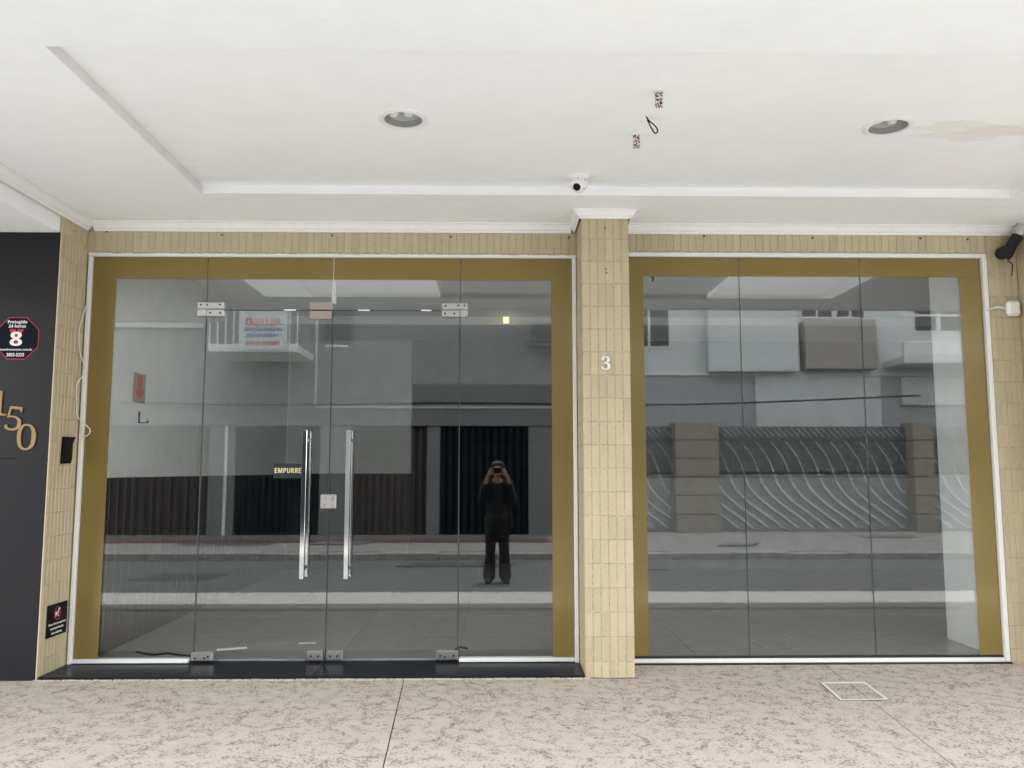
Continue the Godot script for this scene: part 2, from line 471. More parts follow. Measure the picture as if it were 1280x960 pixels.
func _ready() -> void:
	rng.seed = 77
	var cam := Camera3D.new()
	cam.name = "camera"; cam.fov = 49.55; cam.near = 0.05; cam.far = 400.0
	cam.position = Vector3(0, 1.31, 5.6)
	cam.rotation = Vector3(deg_to_rad(5.93), deg_to_rad(-1.0), 0)
	add_child(cam); cam.current = true
	var we := WorldEnvironment.new(); we.name = "world_environment"
	var e := Environment.new()
	e.background_mode = Environment.BG_SKY
	var sky := Sky.new(); var sm := ProceduralSkyMaterial.new()
	sm.sky_top_color = Color(0.85, 0.865, 0.88); sm.sky_horizon_color = Color(0.92, 0.925, 0.925); sm.sky_curve = 0.2
	sm.ground_bottom_color = Color(0.35, 0.34, 0.33); sm.ground_horizon_color = Color(0.6, 0.6, 0.6)
	sm.sky_energy_multiplier = 1.45
	sky.sky_material = sm; e.sky = sky
	e.tonemap_mode = Environment.TONE_MAPPER_LINEAR
	e.tonemap_exposure = 2.98
	e.sdfgi_enabled = true; e.ssao_enabled = true; e.ssil_enabled = true
	we.environment = e; add_child(we)
	var sun := DirectionalLight3D.new(); sun.name = "sun"
	sun.light_energy = 1.1; sun.light_angular_distance = 0.6; sun.light_color = Color(1.0, 0.97, 0.93); sun.shadow_enabled = true
	sun.rotation = Vector3(deg_to_rad(-79), deg_to_rad(20), 0)
	add_child(sun)
	materials()
	ground()
	canopy()
	walls()
	interior()
	shopfront()
	opposite_side()
	fittings()
	photographer()

func sheet(called: String, pts: Array, thick: float, m: Material, parent: Node = self) -> MeshInstance3D:   # slab under a four-sided top face
	var st := new_st()
	face(st, pts, Vector3.UP)
	var low := []
	for p in pts: low.append(p - Vector3(0, thick, 0))
	face(st, low, Vector3.DOWN)
	var c: Vector3 = (pts[0] + pts[2]) / 2.0
	for i in 4:
		var a: Vector3 = pts[i]; var b: Vector3 = pts[(i + 1) % 4]
		face(st, [a, b, b - Vector3(0, thick, 0), a - Vector3(0, thick, 0)], (a + b) / 2.0 - c)
	return put(called, st.commit(), m, parent)

func strip(called: String, x0: float, x1: float, z0: float, z1: float, y0: float, y1: float, thick: float, m: Material, parent: Node = self, skew0 := 0.0, skew1 := 0.0) -> MeshInstance3D:
	return sheet(called, [Vector3(x0, y0, z0), Vector3(x1, y0, z0), Vector3(x1 + skew1, y1, z1), Vector3(x0 + skew0, y1, z1)], thick, m, parent)

func ground() -> void:
	var earth := sheet("ground", [Vector3(-150, -0.5, -150), Vector3(150, -0.5, -150), Vector3(150, -0.5, 150), Vector3(-150, -0.5, 150)], 0.2, M.dark_paving)
	meta(earth, "bare ground under the street", "", "", "structure")
	var sw := thing("sidewalk", "cream stamped concrete pavement with brown flaked pattern in front of the shop", "pavement", Vector3.ZERO, "", "structure")
	var zb := -0.12; var ze := 2.3
	# slabs between the saw cuts; both cuts run a little askew
	var k := 0.003
	strip("slab", -14, -0.59 - k, zb, ze, ground_y(zb), ground_y(ze), 0.1, M.stamped_concrete, sw, 0.0, 0.118)
	strip("slab", -0.59 + k, 2.155 - k, zb, ze, ground_y(zb), ground_y(ze), 0.1, M.stamped_concrete, sw, 0.118, -0.19)
	strip("slab", 2.155 + k, 14, zb, ze, ground_y(zb), ground_y(ze), 0.1, M.stamped_concrete, sw, -0.19, 0.0)
	strip("dark_band", -14, 14, ze + 0.004, 2.75, ground_y(ze), ground_y(2.75), 0.1, M.dark_paving, sw)
	strip("edge_band", -14, 14, 2.754, 3.45, ground_y(2.75), ground_y(3.45), 0.1, M.kerb_concrete, sw)
	var x := -14.0
	while x < 14.0:
		bx("kerbstone", Vector3(x, -0.3, 3.454), Vector3(x + 0.994, ground_y(3.45), 3.6), M.kerb_concrete, sw, 0.012)
		x += 1.0
	var road := thing("road", "grey asphalt street between the two pavements", "road", Vector3.ZERO, "", "structure")
	strip("asphalt", -40, 40, 3.6, 6.2, -0.205, -0.19, 0.1, M.asphalt, road)
	strip("asphalt", -40, 40, 6.2, 8.75, -0.19, -0.205, 0.1, M.asphalt, road)
	var fs := thing("far_sidewalk", "grey concrete pavement across the street with a red line", "pavement", Vector3.ZERO, "", "structure")
	strip("concrete", -40, 40, 8.93, 14.0, -0.075, -0.02, 0.15, M.far_pavement, fs)
	x = -20.0
	while x < 20.0:
		bx("kerbstone", Vector3(x, -0.3, 8.75), Vector3(x + 0.994, -0.075 + rng.randf_range(-0.02, 0.006), 8.926), M.far_kerb, fs, 0.02)
		x += 1.0
	for q in [[-5.1, -4.0, 6.1, 6.9], [1.5, 2.6, 7.2, 7.7], [6.5, 9.5, 5.2, 5.9], [-1.6, 0.2, 7.7, 8.2]]:
		strip("asphalt_patch", q[0], q[1], q[2], q[3], -0.186, -0.186, 0.02, M.dark_patch, road, 0.25, 0.1)
	for q in [[7.4, 8.5, 11.3, 12.0], [-3.5, -2.6, 10.0, 10.5], [4.0, 4.6, 9.6, 10.1]]:
		strip("paving_patch", q[0], q[1], q[2], q[3], -0.036, -0.030, 0.03, M.dark_paving, fs, 0.2, 0.3)
	strip("red_line", -9, 2.4, 10.45, 11.05, -0.051, -0.048, 0.004, M.red_paint, fs)

func canopy() -> void:
	var c := thing("ceiling", "white plastered canopy ceiling over the pavement with a shallow recessed panel", "ceiling", Vector3.ZERO, "", "structure")
	var yb := 2.985; var yr := 3.035; var top := 3.3
	var xl := -2.8; var xr := 3.6; var rx0 := -1.8; var rx1 := 3.17; var rz0 := 0.66; var rz1 := 2.42
	var p := CSGBox3D.new(); p.name = "soffit"; p.size = Vector3(xr + 3.0 - xl, top - yb, 2.94); p.material = M.white_plaster
	p.position = Vector3((xr + 3.0 + xl) / 2, (top + yb) / 2, 1.41)
	var cut := CSGBox3D.new(); cut.name = "recess"; cut.operation = CSGShape3D.OPERATION_SUBTRACTION; cut.material = M.white_plaster
	cut.size = Vector3(rx1 - rx0, 0.2, rz1 - rz0); cut.position = Vector3((rx0 + rx1) / 2, yr - 0.1, (rz0 + rz1) / 2) - p.position
	p.add_child(cut, true)
	for at in [Vector3(-0.468, 0, 1.638), Vector3(1.967, 0, 1.594)]:
		var h := CSGCylinder3D.new(); h.name = "lamp_hole"; h.operation = CSGShape3D.OPERATION_SUBTRACTION
		h.radius = 0.103; h.height = 0.28; h.sides = 32; h.material = M.white_plaster
		h.position = at + Vector3(0, yr, 0) - p.position
		p.add_child(h, true)
	c.add_child(p, true)
	bx("grey_step", Vector3(rx0 - 0.003, yb + 0.001, rz0 + 0.001), Vector3(rx0 + 0.004, yr - 0.001, rz1 - 0.001), M.grey_plaster, c, 0.001)  # greyer plaster strip over the left face of the recess step
	bx("roof_slab", Vector3(-16, top + 0.001, -0.4), Vector3(16, top + 0.15, 2.88), M.pale_render, c, 0.01)
	bx("fascia", Vector3(-16, 2.982, 2.881), Vector3(16, 3.75, 2.98), M.pale_render, c, 0.01)
	# crown moulding: cavetto profile in (z, y), y up to the soffit
	var prof := [Vector2(0.0, 0.0), Vector2(0.012, 0.0), Vector2(0.016, 0.012), Vector2(0.03, 0.02), Vector2(0.042, 0.038), Vector2(0.05, 0.048), Vector2(0.064, 0.05), Vector2(0.064, 0.058), Vector2(0.0, 0.058)]
	var y0 := yb - 0.058
	var mz := 0.03
	put("crown_moulding", extrude(prof, 3.24), M.white_moulding, c, Vector3(-2.74, y0, mz))
	put("crown_moulding", extrude(prof, 2.72), M.white_moulding, c, Vector3(0.885, y0, mz))
	put("crown_moulding", extrude(prof, 2.82), M.white_moulding, c, Vector3(-2.789, y0, 2.86), Basis(Vector3.UP, PI / 2))
	# capital of mouldings round the pillar head
	var cp := thing("pillar_capital", "white moulded plaster capital at the head of the tiled pillar", "moulding")
	var big := []
	for q in prof: big.append(Vector2(q.x * 0.68, q.y * 0.95))
	put("front_moulding", extrude(big, 0.318), M.white_moulding, cp, Vector3(0.533, yb - 0.0555, ZF + 0.004))
	put("left_moulding", extrude(big, 0.36), M.white_moulding, cp, Vector3(0.527, yb - 0.0555, 0.04), Basis(Vector3.UP, -PI / 2))
	put("right_moulding", extrude(big, 0.36), M.white_moulding, cp, Vector3(0.857, yb - 0.0555, 0.40), Basis(Vector3.UP, PI / 2))
	for s in [-1, 1]:   # mitred corners
		var st := new_st()
		for i in prof.size() - 2:
			var a: Vector2 = big[i]; var b: Vector2 = big[i + 1]
			var x: float = 0.533 if s < 0 else 0.851
			var P := func(r: Vector2, t: float) -> Vector3: return Vector3(x + s * r.x * sin(t), yb - 0.0555 + r.y, ZF + 0.004 + r.x * cos(t))
			face(st, [Vector3(x, yb - 0.0555 + a.y, ZF + 0.004 + a.x), Vector3(x + s * a.x, yb - 0.0555 + a.y, ZF + 0.004 + a.x), Vector3(x + s * b.x, yb - 0.0555 + b.y, ZF + 0.004 + b.x), Vector3(x, yb - 0.0555 + b.y, ZF + 0.004 + b.x)], Vector3(0, -0.5, 1))
			face(st, [Vector3(x + s * a.x, yb - 0.0555 + a.y, ZF + 0.004), Vector3(x + s * a.x, yb - 0.0555 + a.y, ZF + 0.004 + a.x), Vector3(x + s * b.x, yb - 0.0555 + b.y, ZF + 0.004 + b.x), Vector3(x + s * b.x, yb - 0.0555 + b.y, ZF + 0.004)], Vector3(s, -0.5, 0))
		put("corner_moulding", st.commit(), M.white_moulding, cp)
	var bm := thing("white_beam", "white plastered beam above the black granite wall at the left", "beam")
	bx("plaster", Vector3(-16, 2.825, ZF - 0.3), Vector3(-2.801, 3.299, 2.879), M.white_plaster, bm, 0.006)
	var stain := thing("damp_patch", "beige damp patch of peeling paint on the white ceiling at the right", "stain", Vector3(2.5, yr - 0.0015, 1.55))
	for layer in 2:
		var pts := []
		for i in 60:
			var a := TAU * i / 60.0
			var r := 1.0 + 0.22 * sin(a * 3.0 + 1.0 + layer) + 0.15 * sin(a * 7.0 + layer * 2.0) + 0.06 * sin(a * 17.0) + rng.randf_range(-0.05, 0.05)
			pts.append(Vector2(cos(a) * [0.40, 0.27][layer] * r + 0.1 * layer, sin(a) * [0.105, 0.06][layer] * r))
		put("peeled_paint", plate(pts, 0.0012), [M.peel_edge, M.damp_stain][layer], stain, Vector3(0, 0.0012 - 0.0012 * layer, 0), Basis(Vector3.RIGHT, PI / 2))

func walls() -> void:
	# pillar
	var p := thing("tiled_pillar", "pillar of small upright beige tiles between the two shop windows", "pillar")
	var x0 := 0.540; var x1 := 0.846
	bx("grout_core", Vector3(x0 + 0.003, G - 0.05, 0.02), Vector3(x1 - 0.003, 2.99, ZF - 0.003), M.grout, p, 0.002)
	tile_field(p, Vector3(x0, 0, ZF - 0.004), Vector3.RIGHT, Vector3.BACK, 6, G - 0.01, 2.945, 0.051, 0.1475)
	tile_field(p, Vector3(x0 + 0.004, 0, 0.0), Vector3(0, 0, 1), Vector3.LEFT, 7, G - 0.01, 2.945, 0.0505, 0.1475, true)
	tile_field(p, Vector3(x1 - 0.004, 0, ZF - 0.006), Vector3(0, 0, -1), Vector3.RIGHT, 7, G - 0.01, 2.945, 0.0505, 0.1475, true)
	var gb := new_st()
	var gx := x0 - 0.01
	while gx < x1:
		var gw := rng.randf_range(0.02, 0.06)
		add_cbox(gb, Vector3(gx + gw / 2, G + 0.001, ZF + 0.004 + rng.randf_range(-0.002, 0.004)), Vector3(gw, rng.randf_range(0.004, 0.012), 0.012), 0.003)
		gx += gw
	put("mortar_bead", gb.commit(), M.dark_paving, p)
	# band over the windows
	var l := thing("tiled_lintel", "band of beige upright tiles over the left shop window and glass doors", "wall")
	bx("grout_core", Vector3(-2.79, 2.762, -0.2), Vector3(0.543, 2.985, 0.027), M.grout, l, 0.002)
	tile_field(l, Vector3(-2.785, 0, 0.026), Vector3.RIGHT, Vector3.BACK, 65, 2.777, 2.93, 0.0511, 0.153)
	var r := thing("tiled_lintel", "band of beige upright tiles over the right shop window", "wall")
	bx("grout_core", Vector3(0.843, 2.79, -0.2), Vector3(3.372, 2.985, 0.027), M.grout, r, 0.002)
	tile_field(r, Vector3(0.846, 0, 0.026), Vector3.RIGHT, Vector3.BACK, 49, 2.8, 2.945, 0.0515, 0.145)
	for q in [[l, -2.74, 0.5, 2.782], [r, 0.9, 3.34, 2.806]]:
		var ms := new_st()
		var mx: float = q[1]
		while mx < q[2]:
			var mw := rng.randf_range(0.03, 0.09)
			add_cbox(ms, Vector3(mx + mw / 2, q[3] + rng.randf_range(-0.003, 0.002), 0.028), Vector3(mw, 0.011, 0.012), 0.004)
			mx += mw
		put("mortar_bead", ms.commit(), M.grout, q[0])
	# left reveal
	var w := thing("tiled_reveal", "narrow beige tiled return wall between black granite and the glass front", "wall")
	bx("grout_core", Vector3(-3.0, G - 0.05, -0.2), Vector3(-2.788, 2.985, ZF - 0.012), M.grout, w, 0.002)
	tile_field(w, Vector3(-2.789, 0, ZF - 0.012), Vector3(0, 0, -1), Vector3.RIGHT, 8, 0.03, 2.93, 0.0435, 0.11)
	# white corner trim of the reveal
	bx("corner_trim", Vector3(-2.794, G, ZF - 0.011), Vector3(-2.785, 2.93, ZF + 0.001), M.glazed_tile_2, w, 0.002)
	# right wall
	var rw := thing("tiled_wall", "beige tiled wall at the right of the glass front", "wall")
	bx("grout_core", Vector3(3.374, -0.05, -0.2), Vector3(3.587, 2.985, 0.027), M.grout, rw, 0.002)
	tile_field(rw, Vector3(3.376, 0, 0.026), Vector3.RIGHT, Vector3.BACK, 5, 0.03, 2.945, 0.0415, 0.15)
	bx("side_core", Vector3(3.5875, -0.05, -0.2), Vector3(4.6, 2.985, 0.36), M.grout, rw, 0.002)
	tile_field(rw, Vector3(3.59, 0, 0.03), Vector3(0, 0, 1), Vector3.LEFT, 7, 0.03, 2.945, 0.047, 0.15, true)
	tile_field(rw, Vector3(3.588, 0, 0.358), Vector3.RIGHT, Vector3.BACK, 20, 0.03, 2.945, 0.05, 0.15, true)
	# granite
	var g := thing("granite_wall", "polished black granite wall at the left edge of the shop front", "wall")
	bx("granite_slab", Vector3(-4.6, 1.385, 0.1), Vector3(-2.797, 2.824, ZF), M.black_granite, g, 0.003)
	bx("granite_slab", Vector3(-4.6, -0.02, 0.1), Vector3(-2.797, 1.382, ZF), M.black_granite, g, 0.003)
	bx("granite_slab", Vector3(-6.6, -0.02, 0.1), Vector3(-4.603, 2.824, ZF), M.black_granite, g, 0.003)
	# tiny screws left in the band
	for q in [[-2.66, 2.925], [-1.88, 2.905], [-1.13, 2.905], [-0.32, 2.9], [0.49, 2.9]]:
		put("screw", cbox(Vector3(0.012, 0.012, 0.012), 0.004), M.screw_black, l, Vector3(q[0], q[1], 0.034))
	for q in [[1.42, 2.915], [2.17, 2.905], [2.92, 2.905], [3.25, 2.9]]:
		put("screw", cbox(Vector3(0.013, 0.013, 0.012), 0.004), M.screw_black, r, Vector3(q[0], q[1], 0.034))
	for q in [[0.693, 2.87], [0.695, 2.60], [0.70, 2.575]]:
		put("screw", cbox(Vector3(0.01, 0.01, 0.01), 0.004), M.screw_black, p, Vector3(q[0], q[1], ZF + 0.003))

func interior() -> void:
	var fl := thing("shop_floor", "glossy pale grey floor tiles inside the empty shop", "floor", Vector3.ZERO, "", "structure")
	var x := -2.66
	var i := 0
	while x < 6.4:
		var z := -0.06
		while z > -5.0:
			bx("floor_tile", Vector3(x, 0.03, z - 0.797), Vector3(x + 0.797, 0.078, z), M.porcelain, fl, 0.001)
			z -= 0.8
		x += 0.8
	bx("floor_screed", Vector3(-3.0, -0.1, -9.2), Vector3(6.8, 0.029, -0.06), M.inner_grey, fl, 0.002)
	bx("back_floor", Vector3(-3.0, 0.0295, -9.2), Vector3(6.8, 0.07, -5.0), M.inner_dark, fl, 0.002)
	var ce := thing("shop_ceiling", "grey ceiling inside the shop with two white panels", "ceiling", Vector3.ZERO, "", "structure")
	bx("ceiling_board", Vector3(-3.0, 2.97, -9.2), Vector3(6.8, 3.2, -0.2), M.inner_ceiling, ce, 0.002)
	# two pale rectangles overhead; soft glow and fill lights added to brighten them
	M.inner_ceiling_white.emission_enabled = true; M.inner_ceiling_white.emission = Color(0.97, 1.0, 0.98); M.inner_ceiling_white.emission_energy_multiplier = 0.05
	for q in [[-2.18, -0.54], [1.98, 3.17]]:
		bx("brightened_panel", Vector3(q[0], 2.93, -2.12), Vector3(q[1], 2.969, -0.25), M.inner_ceiling_white, ce, 0.004)
		var al := AreaLight3D.new(); al.name = "added_panel_fill"; al.area_size = Vector2(q[1] - q[0] - 0.02, 1.85); al.light_energy = 0.012 * (q[1] - q[0]); al.area_range = 10.0; al.area_attenuation = 2.0; al.shadow_enabled = true  # fill light added under the pale rectangle
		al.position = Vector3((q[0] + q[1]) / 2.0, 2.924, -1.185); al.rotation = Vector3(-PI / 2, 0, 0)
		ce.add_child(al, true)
	bx("ceiling_beam", Vector3(-2.66, 2.88, -3.6), Vector3(6.4, 2.969, -3.3), M.inner_ceiling, ce, 0.004)
	var lw := thing("shop_left_wall", "white inner wall over a dark wood dado at the left", "wall", Vector3.ZERO, "", "structure")
	bx("plaster", Vector3(-3.0, 1.26, -5.0), Vector3(-2.665, 2.969, -0.06), M.inner_white, lw, 0.002)
	var z := -0.08
	while z > -5.0:
		bx("dado_board", Vector3(-3.0, 0.079, z - 0.115), Vector3(-2.655, 1.258, z), M.dark_wood, lw, 0.003)
		z -= 0.1165
	var bw := thing("shop_back_wall", "back wall of the shop with a wide dark opening", "wall", Vector3.ZERO, "", "structure")
	bx("plaster", Vector3(-2.665, 1.27, -5.2), Vector3(-1.1, 2.969, -5.001), M.inner_white, bw, 0.002)
	bx("dado", Vector3(-2.665, 0.071, -5.2), Vector3(-1.1, 1.268, -5.001), M.dark_wood, bw, 0.002)
	bx("bulkhead", Vector3(-1.1, 2.41, -5.2), Vector3(0.95, 2.969, -5.001), M.inner_pale, bw, 0.002)
	bx("grey_wall", Vector3(0.95, 1.25, -5.2), Vector3(6.4, 2.969, -5.001), M.inner_grey, bw, 0.002)
	bx("black_rail", Vector3(0.95, 1.215, -5.2), Vector3(6.4, 1.248, -4.97), M.black_gasket, bw, 0.004)
	bx("pale_panel", Vector3(0.95, 0.071, -5.2), Vector3(6.4, 1.213, -5.001), M.inner_pale, bw, 0.002)
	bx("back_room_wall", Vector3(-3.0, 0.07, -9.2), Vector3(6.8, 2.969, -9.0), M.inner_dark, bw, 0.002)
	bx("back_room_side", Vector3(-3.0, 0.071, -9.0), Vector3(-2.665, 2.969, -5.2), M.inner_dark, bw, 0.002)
	var rw := thing("shop_right_wall", "grey inner wall with a pale end pier at the right", "wall", Vector3.ZERO, "", "structure")
	bx("grey_wall", Vector3(6.4, 0.071, -9.0), Vector3(6.8, 2.969, -0.2), M.inner_grey, rw, 0.002)
	bx("end_pier", Vector3(3.31, 0.079, -0.62), Vector3(3.6, 2.969, -0.07), M.inner_white, rw, 0.003)
	bx("pier_return", Vector3(3.601, 0.079, -0.62), Vector3(6.399, 2.969, -0.3), M.inner_white, rw, 0.003)
	# fire extinguisher sign and bracket on the left wall
	var s := thing("extinguisher_sign", "small tan board with a red down arrow on the white inner wall", "sign", Vector3(-2.664, 1.92, -0.60))
	var rb := Basis(Vector3(0, 0, -1), Vector3.UP, Vector3.RIGHT)
	put("board", cbox(Vector3(0.20, 0.215, 0.006), 0.001), M.tan_board, s, Vector3(0.003, 0, 0), rb)
	put("arrow", plate([Vector2(-0.04, 0.09), Vector2(0.04, 0.09), Vector2(0.04, -0.02), Vector2(0.075, -0.02), Vector2(0.0, -0.09), Vector2(-0.075, -0.02), Vector2(-0.04, -0.02)], 0.001), M.red_print, s, Vector3(0.0065, 0, 0), rb)
	var br := thing("extinguisher_bracket", "dark L shaped metal bracket on the white wall below the arrow sign", "bracket", Vector3(-2.664, 1.70, -0.62))
	bx("upright", Vector3(0, -0.035, -0.01), Vector3(0.006, 0.045, 0.01), M.black_plastic, br, 0.001)
	bx("hook", Vector3(0, -0.041, -0.01), Vector3(0.07, -0.035, 0.01), M.black_plastic, br, 0.001)
	bx("hook_tip", Vector3(0.064, -0.035, -0.01), Vector3(0.07, -0.02, 0.01), M.black_plastic, br, 0.001)
	# small lit ceiling lamp deep in the shop
	var lamp := thing("ceiling_lamp", "small lit square lamp at the ceiling deep in the shop", "lamp", Vector3(0.09, 2.90, -3.15))
	bx("lamp_housing", Vector3(-0.035, 0.032, -0.03), Vector3(0.035, 0.07, 0.03), M.white_plastic, lamp, 0.003)
	var em := mat("lamp_glow", Color(0.9, 0.85, 0.6), 0.5); em.emission_enabled = true; em.emission = Color(1.0, 0.95, 0.75); em.emission_energy_multiplier = 0.35
	bx("lamp_window", Vector3(-0.03, -0.03, -0.025), Vector3(0.03, 0.031, 0.025), M.lamp_glow, lamp, 0.003)
	var ol := OmniLight3D.new(); ol.name = "lamp_light"; ol.light_energy = 0.001; ol.light_color = Color(1, 0.95, 0.8); ol.omni_range = 8.0; ol.omni_attenuation = 2.0; ol.light_size = 0.02; ol.shadow_enabled = true
	lamp.add_child(ol, true)
	# litter on the floor
	var c1 := thing("loose_cable", "black cable lying on the floor behind the left glass pane", "cable")
	put("cable", tube(curve([Vector3(-2.45, 0.085, -0.25), Vector3(-2.3, 0.085, -0.16), Vector3(-2.22, 0.085, -0.2), Vector3(-2.1, 0.085, -0.14), Vector3(-1.98, 0.085, -0.12)]), 0.006, 6), M.black_plastic, c1)
	var c2 := thing("loose_cable", "short black cable end on the floor behind the right glass door", "cable")
	put("cable", tube(curve([Vector3(-0.31, 0.085, -0.14), Vector3(-0.26, 0.12, -0.17), Vector3(-0.2, 0.11, -0.2)]), 0.007, 6), M.black_plastic, c2)
	var tp := thing("paper_strip", "pale paper strip on the floor behind the left glass door", "litter", Vector3(-1.84, 0.0785, -0.37))
	put("paper", cbox(Vector3(0.2, 0.002, 0.06), 0.0005), M.inner_white, tp, Vector3.ZERO, Basis(Vector3.UP, 0.35))
	var tq := thing("paper_strip", "small pale paper scrap on the floor near the door handles", "litter", Vector3(-1.36, 0.0785, -0.55))
	put("paper", cbox(Vector3(0.12, 0.002, 0.03), 0.0005), M.inner_white, tq, Vector3.ZERO, Basis(Vector3.UP, 0.1))

func pane(parent: Node, xa: float, xb: float, ya: float, yb: float) -> void:
	var p := bx("pane", Vector3(xa, ya, -0.005), Vector3(xb, yb, 0.005), M.clear_glass, parent, 0.0008)
	var left := xb < 0.8
	var fa := maxf(xa + 0.001, -2.586 if left else 0.999); var fb := minf(xb - 0.001, 0.365 if left else 3.186)
	bx("added_mirror", Vector3(fa, ya + 0.001, -0.0058), Vector3(fb, minf(yb - 0.001, 2.6035 if left else 2.6375), -0.0053), M.mirror_layer, parent, 0.0001)  # mirror layer added behind the pane to strengthen street reflections

func patch(parent: Node, called: String, xa: float, xb: float, ya: float, yb: float, screws: Array) -> void:
	var f := bx(called, Vector3(xa, ya, 0.006), Vector3(xb, yb, 0.021), M.brushed_steel, parent, 0.005)
	var c := f.position
	bx("back_plate", Vector3(xa, ya, -0.021), Vector3(xb, yb, -0.006), M.brushed_steel, parent, 0.005)
	for s in screws:
		put("screw", shared_screw(), M.screw_black, f, Vector3(lerpf(xa, xb, s[0]) - c.x, lerpf(ya, yb, s[1]) - c.y, 0.0075), Basis(Vector3.RIGHT, PI / 2))

func shared_screw() -> Mesh:
	if not shared.has("screw_mesh"): shared["screw_mesh"] = lathe([Vector2(0.0001, 0.0012), Vector2(0.006, 0.001), Vector2(0.007, 0.0)], 10)
	return shared["screw_mesh"]

func shopfront() -> void:
	var w := thing("shop_window", "left glass front with white frame and gold border holding the double doors", "window")
	var x0 := -2.775; var x1 := 0.535; var y0 := 0.075; var y1 := 2.757
	bx("top_rail", Vector3(x0, y1, -0.03), Vector3(x1, y1 + 0.026, 0.03), M.white_aluminium, w)
	bx("left_jamb", Vector3(x0, y0 - 0.02, -0.03), Vector3(x0 + 0.026, y1 - 0.001, 0.03), M.white_aluminium, w)
	bx("right_jamb", Vector3(x1 - 0.026, y0 - 0.02, -0.03), Vector3(x1, y1 - 0.001, 0.03), M.white_aluminium, w)
	bx("bottom_rail", Vector3(x0 + 0.027, 0.07, -0.03), Vector3(-1.998, 0.094, 0.03), M.white_aluminium, w)
	bx("bottom_rail", Vector3(-0.248, 0.07, -0.03), Vector3(x1 - 0.027, 0.094, 0.03), M.white_aluminium, w)
	pane(w, -2.747, -1.9765, 0.096, 2.755)
	pane(w, -0.2535, 0.507, 0.096, 2.755)
	pane(w, -1.9725, -1.122, 2.394, 2.755)
	pane(w, -1.118, -0.2575, 2.394, 2.755)
	bx("joint_seal", Vector3(-1.9763, 0.096, -0.0055), Vector3(-1.9727, 2.755, 0.0055), M.glass_edge, w, 0.0005)
	bx("joint_seal", Vector3(-0.2573, 0.096, -0.0055), Vector3(-0.2537, 2.755, 0.0055), M.glass_edge, w, 0.0005)
	bx("joint_seal", Vector3(-1.1217, 2.394, -0.0055), Vector3(-1.1183, 2.755, 0.0055), M.inner_white, w, 0.0005)
	bx("transom_edge", Vector3(-1.9723, 2.3905, -0.0055), Vector3(-0.2577, 2.3938, 0.0055), M.glass_edge, w, 0.0005)
	# gold adhesive film round the edge, on the inner face
	bx("gold_border", Vector3(-2.747, 0.097, 0.0052), Vector3(-2.587, 2.604, 0.0062), M.gold_film, w, 0.0003)
	bx("gold_border", Vector3(0.366, 0.097, 0.0052), Vector3(0.507, 2.604, 0.0062), M.gold_film, w, 0.0003)
	for q in [[-2.747, -1.9775], [-1.9715, -1.1225], [-1.1175, -0.2585], [-0.2525, 0.507]]:
		bx("gold_border", Vector3(q[0], 2.6045, 0.0052), Vector3(q[1], 2.755, 0.0062), M.gold_film, w, 0.0003)
	# bright strip hanging behind the transom joint
	bx("white_strip", Vector3(-1.135, 2.44, -0.03), Vector3(-1.105, 2.60, -0.012), M.inner_white, w, 0.002)
	bx("lock_keeper", Vector3(-1.275, 2.3945, 0.006), Vector3(-1.118, 2.445, 0.022), M.pewter_plate, w, 0.002)
	patch(w, "hinge_patch", -2.035, -1.853, 2.396, 2.445, [[0.15, 0.6], [0.38, 0.6], [0.85, 0.6]])
	patch(w, "hinge_patch", -0.381, -0.199, 2.396, 2.445, [[0.15, 0.6], [0.62, 0.6], [0.85, 0.6]])
	bx("hinge_leg", Vector3(-2.035, 2.345, 0.006), Vector3(-1.9745, 2.3955, 0.021), M.brushed_steel, w, 0.005)
	bx("hinge_leg", Vector3(-0.2555, 2.345, 0.006), Vector3(-0.199, 2.3955, 0.021), M.brushed_steel, w, 0.005)
	bx("clip", Vector3(-1.45, 2.388, 0.006), Vector3(-1.37, 2.398, 0.012), M.white_plastic, w, 0.001)
	bx("clip", Vector3(-0.95, 2.388, 0.006), Vector3(-0.87, 2.398, 0.012), M.white_plastic, w, 0.001)
	bx("clip", Vector3(-0.52, 2.388, 0.006), Vector3(-0.45, 2.398, 0.012), M.white_plastic, w, 0.001)
	var d1 := thing("glass_door", "left leaf of the frameless glass double door, with dark push sign", "door")
	door(d1, -1.9715, -1.1215, 1)
	var d2 := thing("glass_door", "right leaf of the frameless glass double door, without any sign", "door")
	door(d2, -1.1185, -0.2585, -1)
	var lock := thing("door_lock", "square steel lock plate where the two glass doors meet", "lock", Vector3(-1.12, 1.104, 0.0))
	put("plate", cbox(Vector3(0.105, 0.098, 0.014), 0.012), M.brushed_steel, lock, Vector3(0, 0, 0.0135))
	for q in [[-0.024, 0.026, 0.008], [0.026, 0.02, 0.014], [-0.024, -0.022, 0.013], [0.026, -0.026, 0.009]]:
		put("cylinder", lathe([Vector2(0.0001, 0.004), Vector2(q[2] * 0.8, 0.0035), Vector2(q[2], 0.0)], 14), M.pewter_plate, lock, Vector3(q[0], q[1], 0.0206), Basis(Vector3.RIGHT, PI / 2))
	var sg := thing("push_sign", "small dark sign with pale letters on the left glass door", "sign", Vector3(-1.395, 1.307, 0.0055))
	put("plate", cbox(Vector3(0.192, 0.098, 0.002), 0.0005), M.sign_teal, sg, Vector3(0, 0, 0.001))
	text("lettering", "EMPURRE", 0.033, M.cream_print, sg, Vector3(0, 0.002, 0.0025), Basis.IDENTITY, 0.0008, "Droid Sans", true, 0.85)
	# right window
	var v := thing("shop_window", "right glass front of three tall panes with white frame and gold border", "window")
	x0 = 0.86; x1 = 3.374; y1 = 2.772
